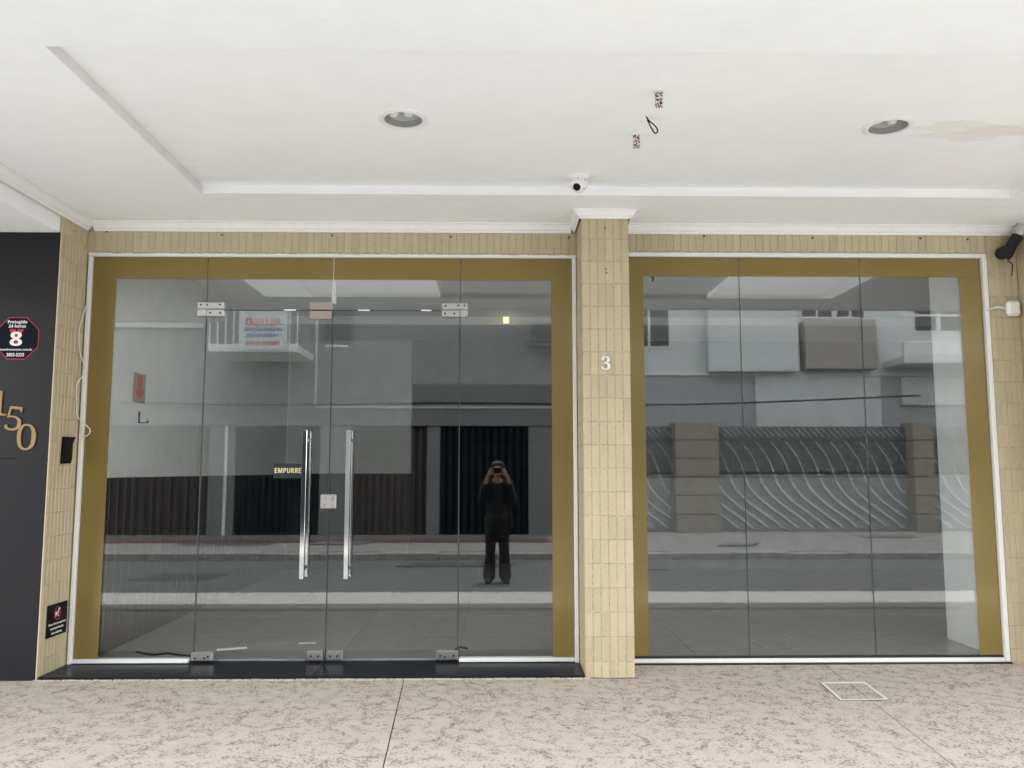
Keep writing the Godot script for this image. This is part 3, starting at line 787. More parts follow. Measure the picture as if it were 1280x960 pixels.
	bx("top_rail", Vector3(x0, y1, -0.03), Vector3(x1, y1 + 0.028, 0.03), M.white_aluminium, v)
	bx("left_jamb", Vector3(x0, 0.06, -0.03), Vector3(x0 + 0.026, y1 - 0.001, 0.03), M.white_aluminium, v)
	bx("right_jamb", Vector3(x1 - 0.03, 0.06, -0.03), Vector3(x1, y1 - 0.001, 0.035), M.white_aluminium, v)
	bx("bottom_rail", Vector3(x0 + 0.027, 0.058, -0.03), Vector3(x1 - 0.031, 0.084, 0.03), M.white_aluminium, v)
	bx("bottom_gasket", Vector3(x0 + 0.027, 0.0845, -0.02), Vector3(x1 - 0.031, 0.097, 0.012), M.black_gasket, v, 0.002)
	bx("base_strip", Vector3(0.85, -0.02, -0.05), Vector3(x1 + 0.01, 0.0575, 0.045), M.black_gasket, v, 0.004)
	var cuts := [0.888, 1.662, 2.5, 3.342]
	for k in 3:
		pane(v, cuts[k] + 0.002, cuts[k + 1] - 0.002, 0.098, 2.77)
		if k: bx("joint_seal", Vector3(cuts[k] - 0.0018, 0.098, -0.0055), Vector3(cuts[k] + 0.0018, 2.77, 0.0055), M.glass_edge, v, 0.0005)
	bx("gold_border", Vector3(0.889, 0.099, 0.0052), Vector3(0.998, 2.638, 0.0062), M.gold_film, v, 0.0003)
	bx("gold_border", Vector3(3.187, 0.099, 0.0052), Vector3(3.341, 2.638, 0.0062), M.gold_film, v, 0.0003)
	for k in 3:
		bx("gold_border", Vector3(cuts[k] + 0.003, 2.6385, 0.0052), Vector3(cuts[k + 1] - 0.003, 2.769, 0.0062), M.gold_film, v, 0.0003)
	put("film_curl", tube(curve([Vector3(1.055, 2.635, 0.007), Vector3(1.07, 2.62, 0.01), Vector3(1.062, 2.6, 0.008)]), 0.005, 6), M.black_gasket, v)
	# threshold under the doors
	var t := thing("threshold", "polished black granite threshold slab under the glass doors", "threshold")
	bx("granite_slab", Vector3(-2.776, -0.03, -0.055), Vector3(-1.12, 0.066, ZF + 0.004), M.sill_granite, t, 0.004)
	bx("granite_slab", Vector3(-1.119, -0.03, -0.055), Vector3(0.536, 0.066, ZF + 0.004), M.sill_granite, t, 0.004)

func door(d: Node3D, xa: float, xb: float, side: int) -> void:
	pane(d, xa + 0.002, xb - 0.002, 0.082, 2.388)
	var xe := xa if side > 0 else xb
	bx("glass_edge", Vector3(xe - 0.0015, 0.082, -0.0053), Vector3(xe + 0.0015, 2.388, 0.0053), M.glass_edge, d, 0.0004)
	var xm := xb if side > 0 else xa
	bx("glass_edge", Vector3(xm - 0.0012, 0.082, -0.0053), Vector3(xm + 0.0012, 2.388, 0.0053), M.glass_edge, d, 0.0004)
	# patch fittings
	if side > 0:
		patch(d, "hinge_fitting", -1.973, -1.853, 2.345, 2.3945, [[0.25, 0.5], [0.8, 0.5]])
		patch(d, "hinge_fitting", -1.985, -1.85, 0.080, 0.136, [[0.2, 0.35], [0.65, 0.35], [0.82, 0.5]])
		patch(d, "bolt_fitting", -1.24, -1.136, 0.080, 0.138, [[0.3, 0.5], [0.75, 0.5]])
		bx("lock_body", Vector3(-1.275, 2.33, 0.006), Vector3(-1.124, 2.386, 0.022), M.pewter_plate, d, 0.002)
	else:
		patch(d, "hinge_fitting", -0.381, -0.257, 2.345, 2.3945, [[0.2, 0.5], [0.7, 0.5]])
		patch(d, "hinge_fitting", -0.398, -0.254, 0.080, 0.138, [[0.2, 0.5], [0.4, 0.35], [0.8, 0.5]])
		patch(d, "bolt_fitting", -1.112, -1.008, 0.080, 0.138, [[0.25, 0.5], [0.7, 0.5]])
	# long square chrome pull on both faces
	var hx := -1.272 if side > 0 else -0.985
	for s in [1, -1]:
		var h := put("handle", cbox(Vector3(0.03, 0.97, 0.03), 0.002), M.chrome, d, Vector3(hx, 1.092, s * 0.065))
		for yy in [0.42, -0.42]:
			put("standoff", cbox(Vector3(0.02, 0.02, 0.05), 0.002), M.chrome, h, Vector3(0, yy, -s * 0.036))

func gate(x0: float, x1: float, y1: float, z: float, label: String, m1: Material, m2: Material, pitch := 0.14) -> void:
	var g := thing("garage_gate", label, "gate", Vector3(x0, -0.05, z), "garage gates across the street")
	bx("backing", Vector3(0, 0, 0.03), Vector3(x1 - x0, y1 + 0.05, 0.06), m1, g, 0.002)
	var x := 0.0
	while x < x1 - x0 - 0.02:
		var wd := minf(pitch, x1 - x0 - x)
		bx("slat", Vector3(x + 0.006, 0.02, -0.005), Vector3(x + wd * 0.62, y1, 0.0299), m2, g, 0.012)
		x += pitch
	bx("top_rail", Vector3(0, y1 - 0.3, -0.012), Vector3(x1 - x0, y1 - 0.24, -0.006), m1, g, 0.002)

func opposite_side() -> void:
	var Z := 12.2
	var h := thing("garage_building", "grey rendered building with dark garage gates across the street", "building")
	for q in [[-6.1, -5.55], [-3.76, -3.04], [-1.5, -1.22], [0.66, 1.25]]:
		bx("post", Vector3(q[0], -0.1, Z - 0.05), Vector3(q[1], 2.25, Z + 0.3), M.grey_render, h, 0.01)
	bx("post", Vector3(-5.76, -0.1, Z - 0.09), Vector3(-5.7, 2.25, Z - 0.051), M.white_moulding, h, 0.005)
	bx("header_beam", Vector3(-9.0, 2.251, Z - 0.08), Vector3(1.25, 2.6, Z + 0.3), M.grey_render, h, 0.01)
	bx("wall", Vector3(-9.0, 2.601, Z), Vector3(1.25, 7.0, Z + 0.3), M.grey_render, h, 0.01)
	bx("side_wall", Vector3(0.95, 0.0, Z + 0.301), Vector3(1.25, 7.0, Z + 5.0), M.grey_render, h, 0.01)
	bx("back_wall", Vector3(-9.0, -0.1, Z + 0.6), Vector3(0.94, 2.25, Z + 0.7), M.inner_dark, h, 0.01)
	put("drain_pipe", tube([Vector3(-3.88, 4.9, Z - 0.06), Vector3(-3.88, 2.72, Z - 0.06), Vector3(-3.86, 2.66, Z - 0.06), Vector3(-3.8, 2.64, Z - 0.06), Vector3(1.25, 2.64, Z - 0.06)], 0.032, 8), M.kerb_concrete, h)
	bx("ledge", Vector3(-9.0, 4.35, Z - 0.1), Vector3(-6.3, 4.45, Z - 0.001), M.kerb_concrete, h, 0.01)
	bx("roof_slab", Vector3(-9.2, 7.001, Z - 0.4), Vector3(1.4, 7.15, Z + 5.0), M.pale_render, h, 0.01)
	bx("balcony_slab", Vector3(-5.7, 3.63, Z - 1.5), Vector3(-3.95, 3.78, Z - 0.001), M.pale_render, h, 0.01)
	var hw := bx("window", Vector3(-3.7, 3.95, Z - 0.02), Vector3(-3.2, 5.3, Z - 0.001), M.white_moulding, h, 0.006)
	put("window_pane", cbox(Vector3(0.6, 1.24, 0.01), 0.002), M.window_dark, hw, Vector3(0, 0, -0.016))
	var ac := thing("cooling_unit", "grey slatted cooling unit on the wall across the street", "air conditioner", Vector3(0.75, 3.95, Z - 0.32))
	bx("case", Vector3(-0.1, 0, 0), Vector3(0.55, 0.55, 0.319), M.grey_render, ac, 0.02)
	for k in 6:
		bx("slat", Vector3(-0.05, 0.06 + k * 0.075, -0.012), Vector3(0.5, 0.1 + k * 0.075, -0.001), M.gate_steel_light, ac, 0.003)
	gate(-5.55, -3.76, 2.27, Z, "dark blue steel garage gate beside the white post", M.gate_steel, M.gate_steel_light)
	gate(-3.04, -1.5, 2.27, Z, "brown black steel garage gate left of the grey post", M.gate_wood, M.gate_wood_light, 0.15)
	gate(-1.22, 0.66, 2.27, Z, "dark blue steel garage gate behind the photographer", M.gate_steel, M.gate_steel_light, 0.16)
	gate(-8.98, -6.1, 2.27, Z, "dark wooden garage gate with two small windows", M.gate_wood, M.gate_wood_light, 0.18)
	var cb := thing("overhead_cable", "black cable strung along the facade across the street", "cable")
	put("cable", tube(curve([Vector3(-9, 2.75, Z - 0.3), Vector3(-5, 2.68, Z - 0.3), Vector3(-1, 2.72, Z - 0.3), Vector3(4, 2.7, Z - 0.3), Vector3(9, 2.9, Z - 0.3)]), 0.018, 6), M.black_plastic, cb)
	var bn := thing("rental_banner", "pale banner with red and blue letters hung on the balcony across the street", "banner", Vector3(-4.62, 4.06, Z - 1.53))
	put("cloth", cbox(Vector3(0.95, 0.78, 0.01), 0.002), M.banner_cloth, bn)
	var flip := Basis(Vector3.UP, PI)
	text("heading", "ALUGO", 0.15, M.red_print, bn, Vector3(0, 0.16, -0.007), flip, 0.003)
	text("line", "APARTAMENTO", 0.075, M.blue_print, bn, Vector3(0, 0.01, -0.007), flip, 0.003)
	text("line", "TEMPORADA", 0.075, M.blue_print, bn, Vector3(0, -0.11, -0.007), flip, 0.003)
	text("line", "99984-8134", 0.09, M.red_print, bn, Vector3(0, -0.26, -0.007), flip, 0.003)
	var rl := thing("balcony_railing", "white metal railing on the balcony across the street", "railing", Vector3(0, 3.78, Z - 1.48))
	bx("top_bar", Vector3(-5.7, 0.95, 0), Vector3(-3.95, 1.0, 0.04), M.white_moulding, rl, 0.004)
	for k in 12:
		bx("baluster", Vector3(-5.7 + k * 0.157, 0, 0.01), Vector3(-5.68 + k * 0.157, 0.95, 0.03), M.white_moulding, rl, 0.002)
	# fence with wavy ribs, right
	var FZ := 13.2
	var fence := thing("wavy_fence", "grey steel fence with wavy raised ribs between brown pillars", "fence", Vector3(0, 0, FZ))
	for q in [[1.3, 4.0], [4.92, 9.3], [9.75, 14.5]]:
		bx("lower_panel", Vector3(q[0], -0.03, 0), Vector3(q[1], 1.235, 0.03), M.fence_pale, fence, 0.004)
		bx("middle_rail", Vector3(q[0], 1.236, -0.03), Vector3(q[1], 1.27, 0.03), M.gate_steel, fence, 0.004)
		bx("upper_panel", Vector3(q[0], 1.271, 0), Vector3(q[1], 2.3, 0.03), M.fence_steel, fence, 0.004)
		bx("top_rail", Vector3(q[0], 2.0, -0.03), Vector3(q[1], 2.06, -0.001), M.fence_steel, fence, 0.004)
		var x: float = q[0] - 1.5
		while x < q[1]:
			var pts := []
			for i in 19:
				var t := i / 18.0
				var px := x + 1.5 * pow(t, 1.25) + 0.13 * sin(t * TAU * 1.15 + 0.4)
				if px > q[0] + 0.03 and px < q[1] - 0.03: pts.append(Vector3(px, 1.97 - 1.95 * t, -0.006))
			if pts.size() > 2:
				var radii := []
				for pt in pts: radii.append(lerpf(0.030, 0.011, smoothstep(1.15, 1.45, (pt as Vector3).y)))
				put("wave_rib", tube(pts, radii, 6), M.fence_rib, fence)
			x += 0.34
		x = q[0] + 0.05
		while x < q[1] - 0.25:
			put("lattice_bar", tube([Vector3(x, 2.27, -0.01), Vector3(x + 0.2, 2.07, -0.01)], 0.014, 4), M.fence_rib, fence)
			x += 0.14
	for q in [[3.95, 4.92, "wide brown stone gate pillar across the street"], [9.28, 9.75, "narrow brown stone gate pillar at the right across the street"]]:
		var pl := thing("stone_pillar", q[2], "pillar", Vector3(0, 0, FZ - 0.35), "gate pillars across the street")
		for k in 6:
			bx("stone_block", Vector3(q[0], -0.06 + k * 0.41, 0), Vector3(q[1], 0.335 + k * 0.41, 0.6), M.brown_stone, pl, 0.01)
	var a := thing("apartment_building", "pale apartment building with balcony and grey pebbledash base across the street", "building")
	var AZ := 14.6
	bx("base_wall", Vector3(1.3, -0.1, AZ), Vector3(16, 3.62, AZ + 0.3), M.pebble_dash, a, 0.01)
	bx("string_course", Vector3(1.3, 3.621, AZ - 0.05), Vector3(16, 3.68, AZ + 0.3), M.white_moulding, a, 0.01)
	bx("wall", Vector3(1.3, 3.681, AZ), Vector3(16, 8.4, AZ + 0.3), M.pale_render, a, 0.01)
	bx("bay", Vector3(5.1, 3.69, AZ - 0.35), Vector3(7.3, 6.6, AZ - 0.001), M.pale_render, a, 0.01)
	bx("smooth_panel", Vector3(6.3, 2.3, AZ - 0.06), Vector3(9.4, 3.61, AZ - 0.001), M.pale_render, a, 0.01)
	bx("brown_panel", Vector3(7.45, 3.75, AZ - 0.4), Vector3(9.2, 4.95, AZ - 0.001), M.brown_board, a, 0.01)
	bx("roof_slab", Vector3(1.2, 8.401, AZ - 0.3), Vector3(16.1, 8.55, AZ + 5.0), M.pale_render, a, 0.01)
	for q in [[3.2, 4.25, 4.3, 5.7], [7.5, 8.3, 5.05, 6.2], [8.36, 9.1, 5.05, 6.2], [10.3, 11.6, 4.7, 6.2], [12.0, 13.5, 4.7, 6.2]]:
		var w := bx("window", Vector3(q[0], q[2], AZ - 0.03), Vector3(q[1], q[3], AZ - 0.001), M.white_moulding, a, 0.006)
		var pw: float = (q[1] - q[0]) / 2.0 - 0.07
		for s in [-1, 1]:
			put("window_pane", cbox(Vector3(pw, q[3] - q[2] - 0.1, 0.01), 0.002), M.window_dark, w, Vector3(s * (q[1] - q[0] - 0.02) / 4.0, 0, -0.021))
	var bal := bx("balcony", Vector3(9.5, 3.8, AZ - 1.1), Vector3(12.8, 3.98, AZ - 0.001), M.pale_render, a, 0.02)
	put("parapet", cbox(Vector3(3.3, 0.35, 0.1), 0.02), M.white_moulding, bal, Vector3(0, 0.265, -0.48))
	put("hand_rail", cbox(Vector3(3.3, 0.05, 0.05), 0.01), M.white_moulding, bal, Vector3(0, 1.05, -0.48))
	for k in 5:
		put("rail_post", cbox(Vector3(0.04, 0.7, 0.04), 0.006), M.white_moulding, bal, Vector3(-1.6 + k * 0.8, 0.75, -0.48))
	bx("pale_panel", Vector3(9.9, 2.9, AZ - 0.1), Vector3(13.5, 3.6, AZ - 0.001), M.inner_white, a, 0.01)

func fittings() -> void:
	# downlights
	var k := 0
	for at in [Vector3(-0.468, 3.035, 1.638), Vector3(1.967, 3.035, 1.594)]:
		var d := thing("downlight", ["round recessed twin lamp downlight in the ceiling over the doors", "round recessed twin lamp downlight in the ceiling over the right window"][k], "light fitting", at, "recessed downlights in the canopy ceiling")
		put("trim_ring", lathe([Vector2(0.094, 0.0), Vector2(0.094, -0.006), Vector2(0.104, -0.009), Vector2(0.122, -0.004), Vector2(0.123, 0.0)], 40), M.white_plastic, d)
		put("reflector", lathe([Vector2(0.094, 0.0), Vector2(0.088, 0.03), Vector2(0.07, 0.055), Vector2(0.0001, 0.062)], 32), M.lamp_reflector, d)
		for s in [-1, 1]:
			var b := put("lamp", lathe([Vector2(0.0001, 0.018), Vector2(0.018, 0.022), Vector2(0.027, 0.035), Vector2(0.027, 0.06), Vector2(0.012, 0.09)], 20), M.lamp_glass, d, Vector3(s * 0.038 - 0.012, 0, -0.01))
			put("lamp_base", lathe([Vector2(0.029, 0.05), Vector2(0.03, 0.09), Vector2(0.0001, 0.092)], 16), M.black_plastic, b)
		k += 1
	# rusty bracket stubs and wire loop
	k = 0
	for q in [Vector3(0.733, 3.036, 1.97), Vector3(0.713, 3.036, 1.48)]:
		var b := thing("bracket_stub", ["rusty flaking bracket stub in the ceiling nearer the street", "rusty flaking bracket stub in the ceiling nearer the pillar"][k], "bracket", q, "rusty stubs of a removed sign")
		put("flat_bar", cbox(Vector3(0.034, 0.085 - 0.01 * k, 0.006), 0.001), M.rust_paint, b, Vector3(0, -0.04, 0))
		put("collar", cbox(Vector3(0.05, 0.006, 0.02), 0.002), M.damp_stain, b, Vector3(0, -0.003, 0))
		k += 1
	var wl := thing("wire_loop", "black wire loop hanging from the ceiling between the rusty stubs", "wire", Vector3(0.739, 3.036, 1.69))
	put("wire", tube(curve([Vector3(-0.012, 0, 0), Vector3(0.0, -0.02, 0), Vector3(0.03, -0.05, 0.004), Vector3(0.042, -0.075, 0.004), Vector3(0.03, -0.085, 0), Vector3(0.014, -0.06, -0.004), Vector3(-0.006, -0.015, -0.004)]), 0.0035, 6), M.black_plastic, wl)
	# dome camera
	var c := thing("security_camera", "small white dome security camera on the ceiling left of the pillar", "camera", Vector3(0.477, 3.035, 0.85))
	put("base_plate", lathe([Vector2(0.0001, -0.022), Vector2(0.046, -0.022), Vector2(0.058, -0.012), Vector2(0.062, 0.0)], 28), M.white_plastic, c)
	var sp := SphereMesh.new(); sp.radius = 0.043; sp.height = 0.086; sp.radial_segments = 28; sp.rings = 14
	sp.radius = 0.05; sp.height = 0.1
	put("ball", sp, M.white_plastic, c, Vector3(0, -0.048, 0.004))
	var dir := Vector3(-0.35, -0.62, 0.7).normalized()
	var lb := Basis.looking_at(-dir, Vector3.UP) * Basis(Vector3.RIGHT, PI / 2)
	put("lens", lathe([Vector2(0.0001, 0.053), Vector2(0.017, 0.052), Vector2(0.023, 0.046), Vector2(0.024, 0.034)], 18), M.black_plastic, c, Vector3(0, -0.048, 0.004), lb)
	for q in [Vector3(0.6, 0.3, 0.74), Vector3(0.55, -0.7, 0.45), Vector3(-0.2, 0.45, 0.87)]:
		put("led", cbox(Vector3(0.008, 0.006, 0.008), 0.002), M.black_plastic, c, Vector3(0, -0.048, 0.004) + q.normalized() * 0.049)
	# insulated pipe at the right
	var p := thing("insulated_pipe", "black foam insulated pipe with foil wrap at the top right corner", "pipe", Vector3(3.5, 2.8, 0.1))
	put("foam_sleeve", tube(curve([Vector3(-0.035, -0.035, -0.01), Vector3(-0.02, -0.02, 0.0), Vector3(0.0, 0.02, 0.0), Vector3(0.03, 0.075, 0.01), Vector3(0.062, 0.12, 0.02)]), 0.037, 14), M.foam_black, p)
	put("end_cap", lathe([Vector2(0.0001, 0.005), Vector2(0.036, 0.0), Vector2(0.044, -0.015), Vector2(0.044, -0.06), Vector2(0.03, -0.07)], 18), M.foam_black, p, Vector3(-0.045, -0.01, 0.03), Basis(Vector3(0, 0, 1), 0.9) * Basis(Vector3.RIGHT, PI / 2))
	var fr := []
	var fp := curve([Vector3(0.05, 0.10, 0.02), Vector3(0.09, 0.17, 0.035), Vector3(0.14, 0.25, 0.06), Vector3(0.2, 0.34, 0.08)], 8)
	for i in fp.size(): fr.append(0.045 + (0.007 if i % 2 else -0.003) + rng.randf_range(-0.004, 0.004))
	put("foil_wrap", tube(fp, fr, 11), M.foil, p)
	put("wire_end", tube(curve([Vector3(-0.02, -0.07, 0.0), Vector3(0.01, -0.09, 0.0), Vector3(0.006, -0.13, 0.0), Vector3(0.0, -0.17, 0.0)]), 0.004, 6), M.black_plastic, p)
	# white sensor box
	var s := thing("sensor_box", "small white plastic box with a short cable on the right tiled wall", "sensor", Vector3(3.521, 2.412, 0.032))
	put("case", cbox(Vector3(0.092, 0.105, 0.05), 0.016), M.white_plastic, s, Vector3(0, 0, 0.025))
	put("lead", tube(curve([Vector3(-0.04, 0.0, 0.01), Vector3(-0.09, 0.006, 0.012), Vector3(-0.14, 0.0, 0.006), Vector3(-0.165, -0.018, 0.004)]), 0.005, 6), M.cable_white, s)
	put("lead", tube(curve([Vector3(-0.04, 0.01, 0.01), Vector3(-0.1, 0.014, 0.012), Vector3(-0.165, -0.008, 0.004)]), 0.004, 6), M.cable_white, s)
	# hanging white cable at the left jamb
	var wc := thing("white_cable", "thin white cable hanging loose beside the left window jamb", "cable")
	var zc := 0.045
	put("cable", tube(curve([Vector3(-2.762, 2.42, zc), Vector3(-2.776, 2.25, zc + 0.05), Vector3(-2.772, 2.1, zc + 0.04), Vector3(-2.735, 1.97, zc + 0.03), Vector3(-2.774, 1.87, zc + 0.05), Vector3(-2.776, 1.75, zc + 0.03), Vector3(-2.765, 1.66, zc + 0.03), Vector3(-2.70, 1.585, zc), Vector3(-2.705, 1.545, zc), Vector3(-2.75, 1.53, zc - 0.01)]), 0.004, 6), M.cable_white, wc)
	# intercom-like black holder on the reveal
	var rb := Basis(Vector3(0, 0, -1), Vector3.UP, Vector3.RIGHT)
	var ic := thing("black_holder", "flat black plastic holder with a curved edge on the tiled return wall", "holder", Vector3(-2.782, 1.437, 0.17))
	put("plate", plate([Vector2(-0.065, -0.085), Vector2(0.05, -0.08), Vector2(0.062, -0.05), Vector2(0.062, 0.045), Vector2(0.075, 0.07), Vector2(0.10, 0.09), Vector2(-0.055, 0.088)], 0.012), M.black_plastic, ic, Vector3(0, 0, 0), rb)
	# no-dogs notice
	var nt := thing("notice_plate", "black notice plate with red ring symbol low on the tiled return wall", "sign", Vector3(-2.782, 0.375, 0.17))
	put("plate", cbox(Vector3(0.24, 0.2, 0.004), 0.001), M.sign_black, nt, Vector3(0.002, 0, 0), rb)
	var ring := TorusMesh.new(); ring.inner_radius = 0.036; ring.outer_radius = 0.042; ring.rings = 32; ring.ring_segments = 6
	put("red_ring", ring, M.red_print, nt, Vector3(0.004, 0.04, 0), rb * Basis(Vector3.RIGHT, PI / 2) * Basis.from_scale(Vector3(1, 0.3, 1)))
	put("red_bar", cbox(Vector3(0.07, 0.006, 0.002), 0.0004), M.red_print, nt, Vector3(0.0052, 0.04, 0), rb * Basis(Vector3(0, 0, 1), -0.78))
	put("dog_figure", plate([Vector2(-0.025, -0.018), Vector2(-0.018, -0.022), Vector2(-0.012, -0.006), Vector2(0.004, -0.01), Vector2(0.002, -0.022), Vector2(0.01, -0.022), Vector2(0.014, 0.002), Vector2(0.018, 0.02), Vector2(0.028, 0.022), Vector2(0.024, 0.03), Vector2(0.012, 0.03), Vector2(0.004, 0.008), Vector2(-0.016, 0.006), Vector2(-0.026, 0.012)], 0.0008), M.white_print, nt, Vector3(0.0042, 0.04, 0), rb)
	var ly := -0.022
	for ln in ["Favor, não use este local", "como banheiro dos", "seus cachorros."]:
		text("lettering", ln, 0.013, M.white_print, nt, Vector3(0.0045, ly, 0), rb, 0.0006, "Droid Sans", true, 0.95)
		ly -= 0.028
	# gold numerals on the granite
	k = 0
	for q in [["1", -3.108, 1.722], ["5", -3.008, 1.628], ["0", -2.928, 1.512]]:
		var n := thing("house_numeral", ["brass numeral 1 cut off by the left picture edge on black granite", "brass numeral 5 on the black granite wall between the 1 and the 0", "brass numeral 0 lowest on the black granite wall"][k], "numeral", Vector3(q[1], q[2], ZF), "brass numerals 150 stepping down the granite")
		text("digit", q[0], 0.158 if q[0] == "0" else 0.15, M.brass_numeral, n, Vector3(0, 0, 0.006), Basis(Vector3(0, 0, 1), [0.0, -0.12, 0.0][k]), 0.01, "Droid Serif", false, 1.12)
		k += 1
	# number 3 on the pillar
	var n3 := thing("unit_numeral", "white metal numeral 3 on the tiled pillar", "numeral", Vector3(0.688, 1.987, ZF + 0.004))
	text("digit", "3", 0.084, M.white_print, n3, Vector3(0, 0, 0.006), Basis.IDENTITY, 0.014, "Droid Serif", true, 1.0)
	# alarm company sticker
	var o := thing("alarm_sticker", "octagonal dark alarm company sticker on the black granite wall", "sticker", Vector3(-3.026, 2.138, ZF + 0.001))
	var oct := []; var oct2 := []; var oct3 := []
	for i in 8:
		var a := TAU * (i + 0.5) / 8.0
		oct.append(Vector2(cos(a), sin(a)) * 0.145); oct2.append(Vector2(cos(a), sin(a)) * 0.1395); oct3.append(Vector2(cos(a), sin(a)) * 0.137)
	put("red_edge", plate(oct, 0.001), M.red_print, o)
	put("dark_face", plate(oct2, 0.001), M.navy_print, o, Vector3(0, 0, 0.0012))
	text("lettering", "Protegido", 0.019, M.white_print, o, Vector3(-0.004, 0.104, 0.0025), Basis.IDENTITY, 0.0006)
	text("lettering", "24 horas", 0.019, M.white_print, o, Vector3(-0.004, 0.077, 0.0025), Basis.IDENTITY, 0.0006)
	for sx in [-1, 1]:
		put("red_wedge", plate([Vector2(sx * 0.006, 0.058), Vector2(sx * 0.044, 0.058), Vector2(sx * 0.04, 0.044), Vector2(sx * 0.012, 0.012)], 0.0006), M.red_print, o, Vector3(-0.006, 0, 0.0022))
	put("red_wedge", plate([Vector2(-0.018, 0.02), Vector2(0.018, 0.02), Vector2(0.0, -0.05)], 0.0006), M.red_print, o, Vector3(-0.006, 0, 0.0022))
	text("figure_eight", "8", 0.088, M.white_print, o, Vector3(-0.006, -0.006, 0.0031), Basis.IDENTITY, 0.0006, "Droid Sans", true, 1.3)
	text("lettering", "8monitoramento.com.br", 0.0125, M.white_print, o, Vector3(-0.006, -0.072, 0.0025), Basis.IDENTITY, 0.0006)
	text("lettering", "3003-5233", 0.021, M.white_print, o, Vector3(-0.006, -0.105, 0.0025), Basis.IDENTITY, 0.0006, "Droid Sans", true, 0.8)
	# drain cover in the pavement
	var dc := thing("inspection_cover", "square inspection cover with pale metal rim set in the pavement", "cover")
	var cs := [Vector3(1.939, 0, 0.478), Vector3(2.217, 0, 0.466), Vector3(2.190, 0, 0.84), Vector3(1.908, 0, 0.848)]
	for i in 4:
		var a: Vector3 = cs[i]; var b: Vector3 = cs[(i + 1) % 4]
		var dd := (b - a).normalized()
		var inn := Vector3(-dd.z, 0, dd.x) * 0.018
		var pts := [a, b, b + inn - dd * 0.018, a + inn + dd * 0.018]
		for j in 4: pts[j] = Vector3(pts[j].x, ground_y(pts[j].z) + 0.003, pts[j].z)
		sheet("rim", pts, 0.02, M.kerb_white, dc)
		var gap := []
		for j in 4: gap.append([a - inn * 0.3 - dd * 0.005, b - inn * 0.3 + dd * 0.005, b, a][j])
		for j in 4: gap[j] = Vector3(gap[j].x, ground_y(gap[j].z) + 0.0015, gap[j].z)
		sheet("gap", gap, 0.01, M.screw_black, dc)
	# door holder etc. on the pavement edge: grey mastic line where the slab meets the threshold
	var ms := thing("mortar_seam", "rough pale mortar seam along the front of the threshold", "mortar")
	var st := new_st()
	var x := -2.8
	while x < 0.54:
		var w := rng.randf_range(0.04, 0.12)
		add_cbox(st, Vector3(x + w / 2, ground_y(ZF) + 0.002, ZF + 0.012 + rng.randf_range(-0.003, 0.006)), Vector3(w, 0.012, 0.016), 0.005)
		x += w
	put("mortar", st.commit(), M.stamped_concrete, ms)

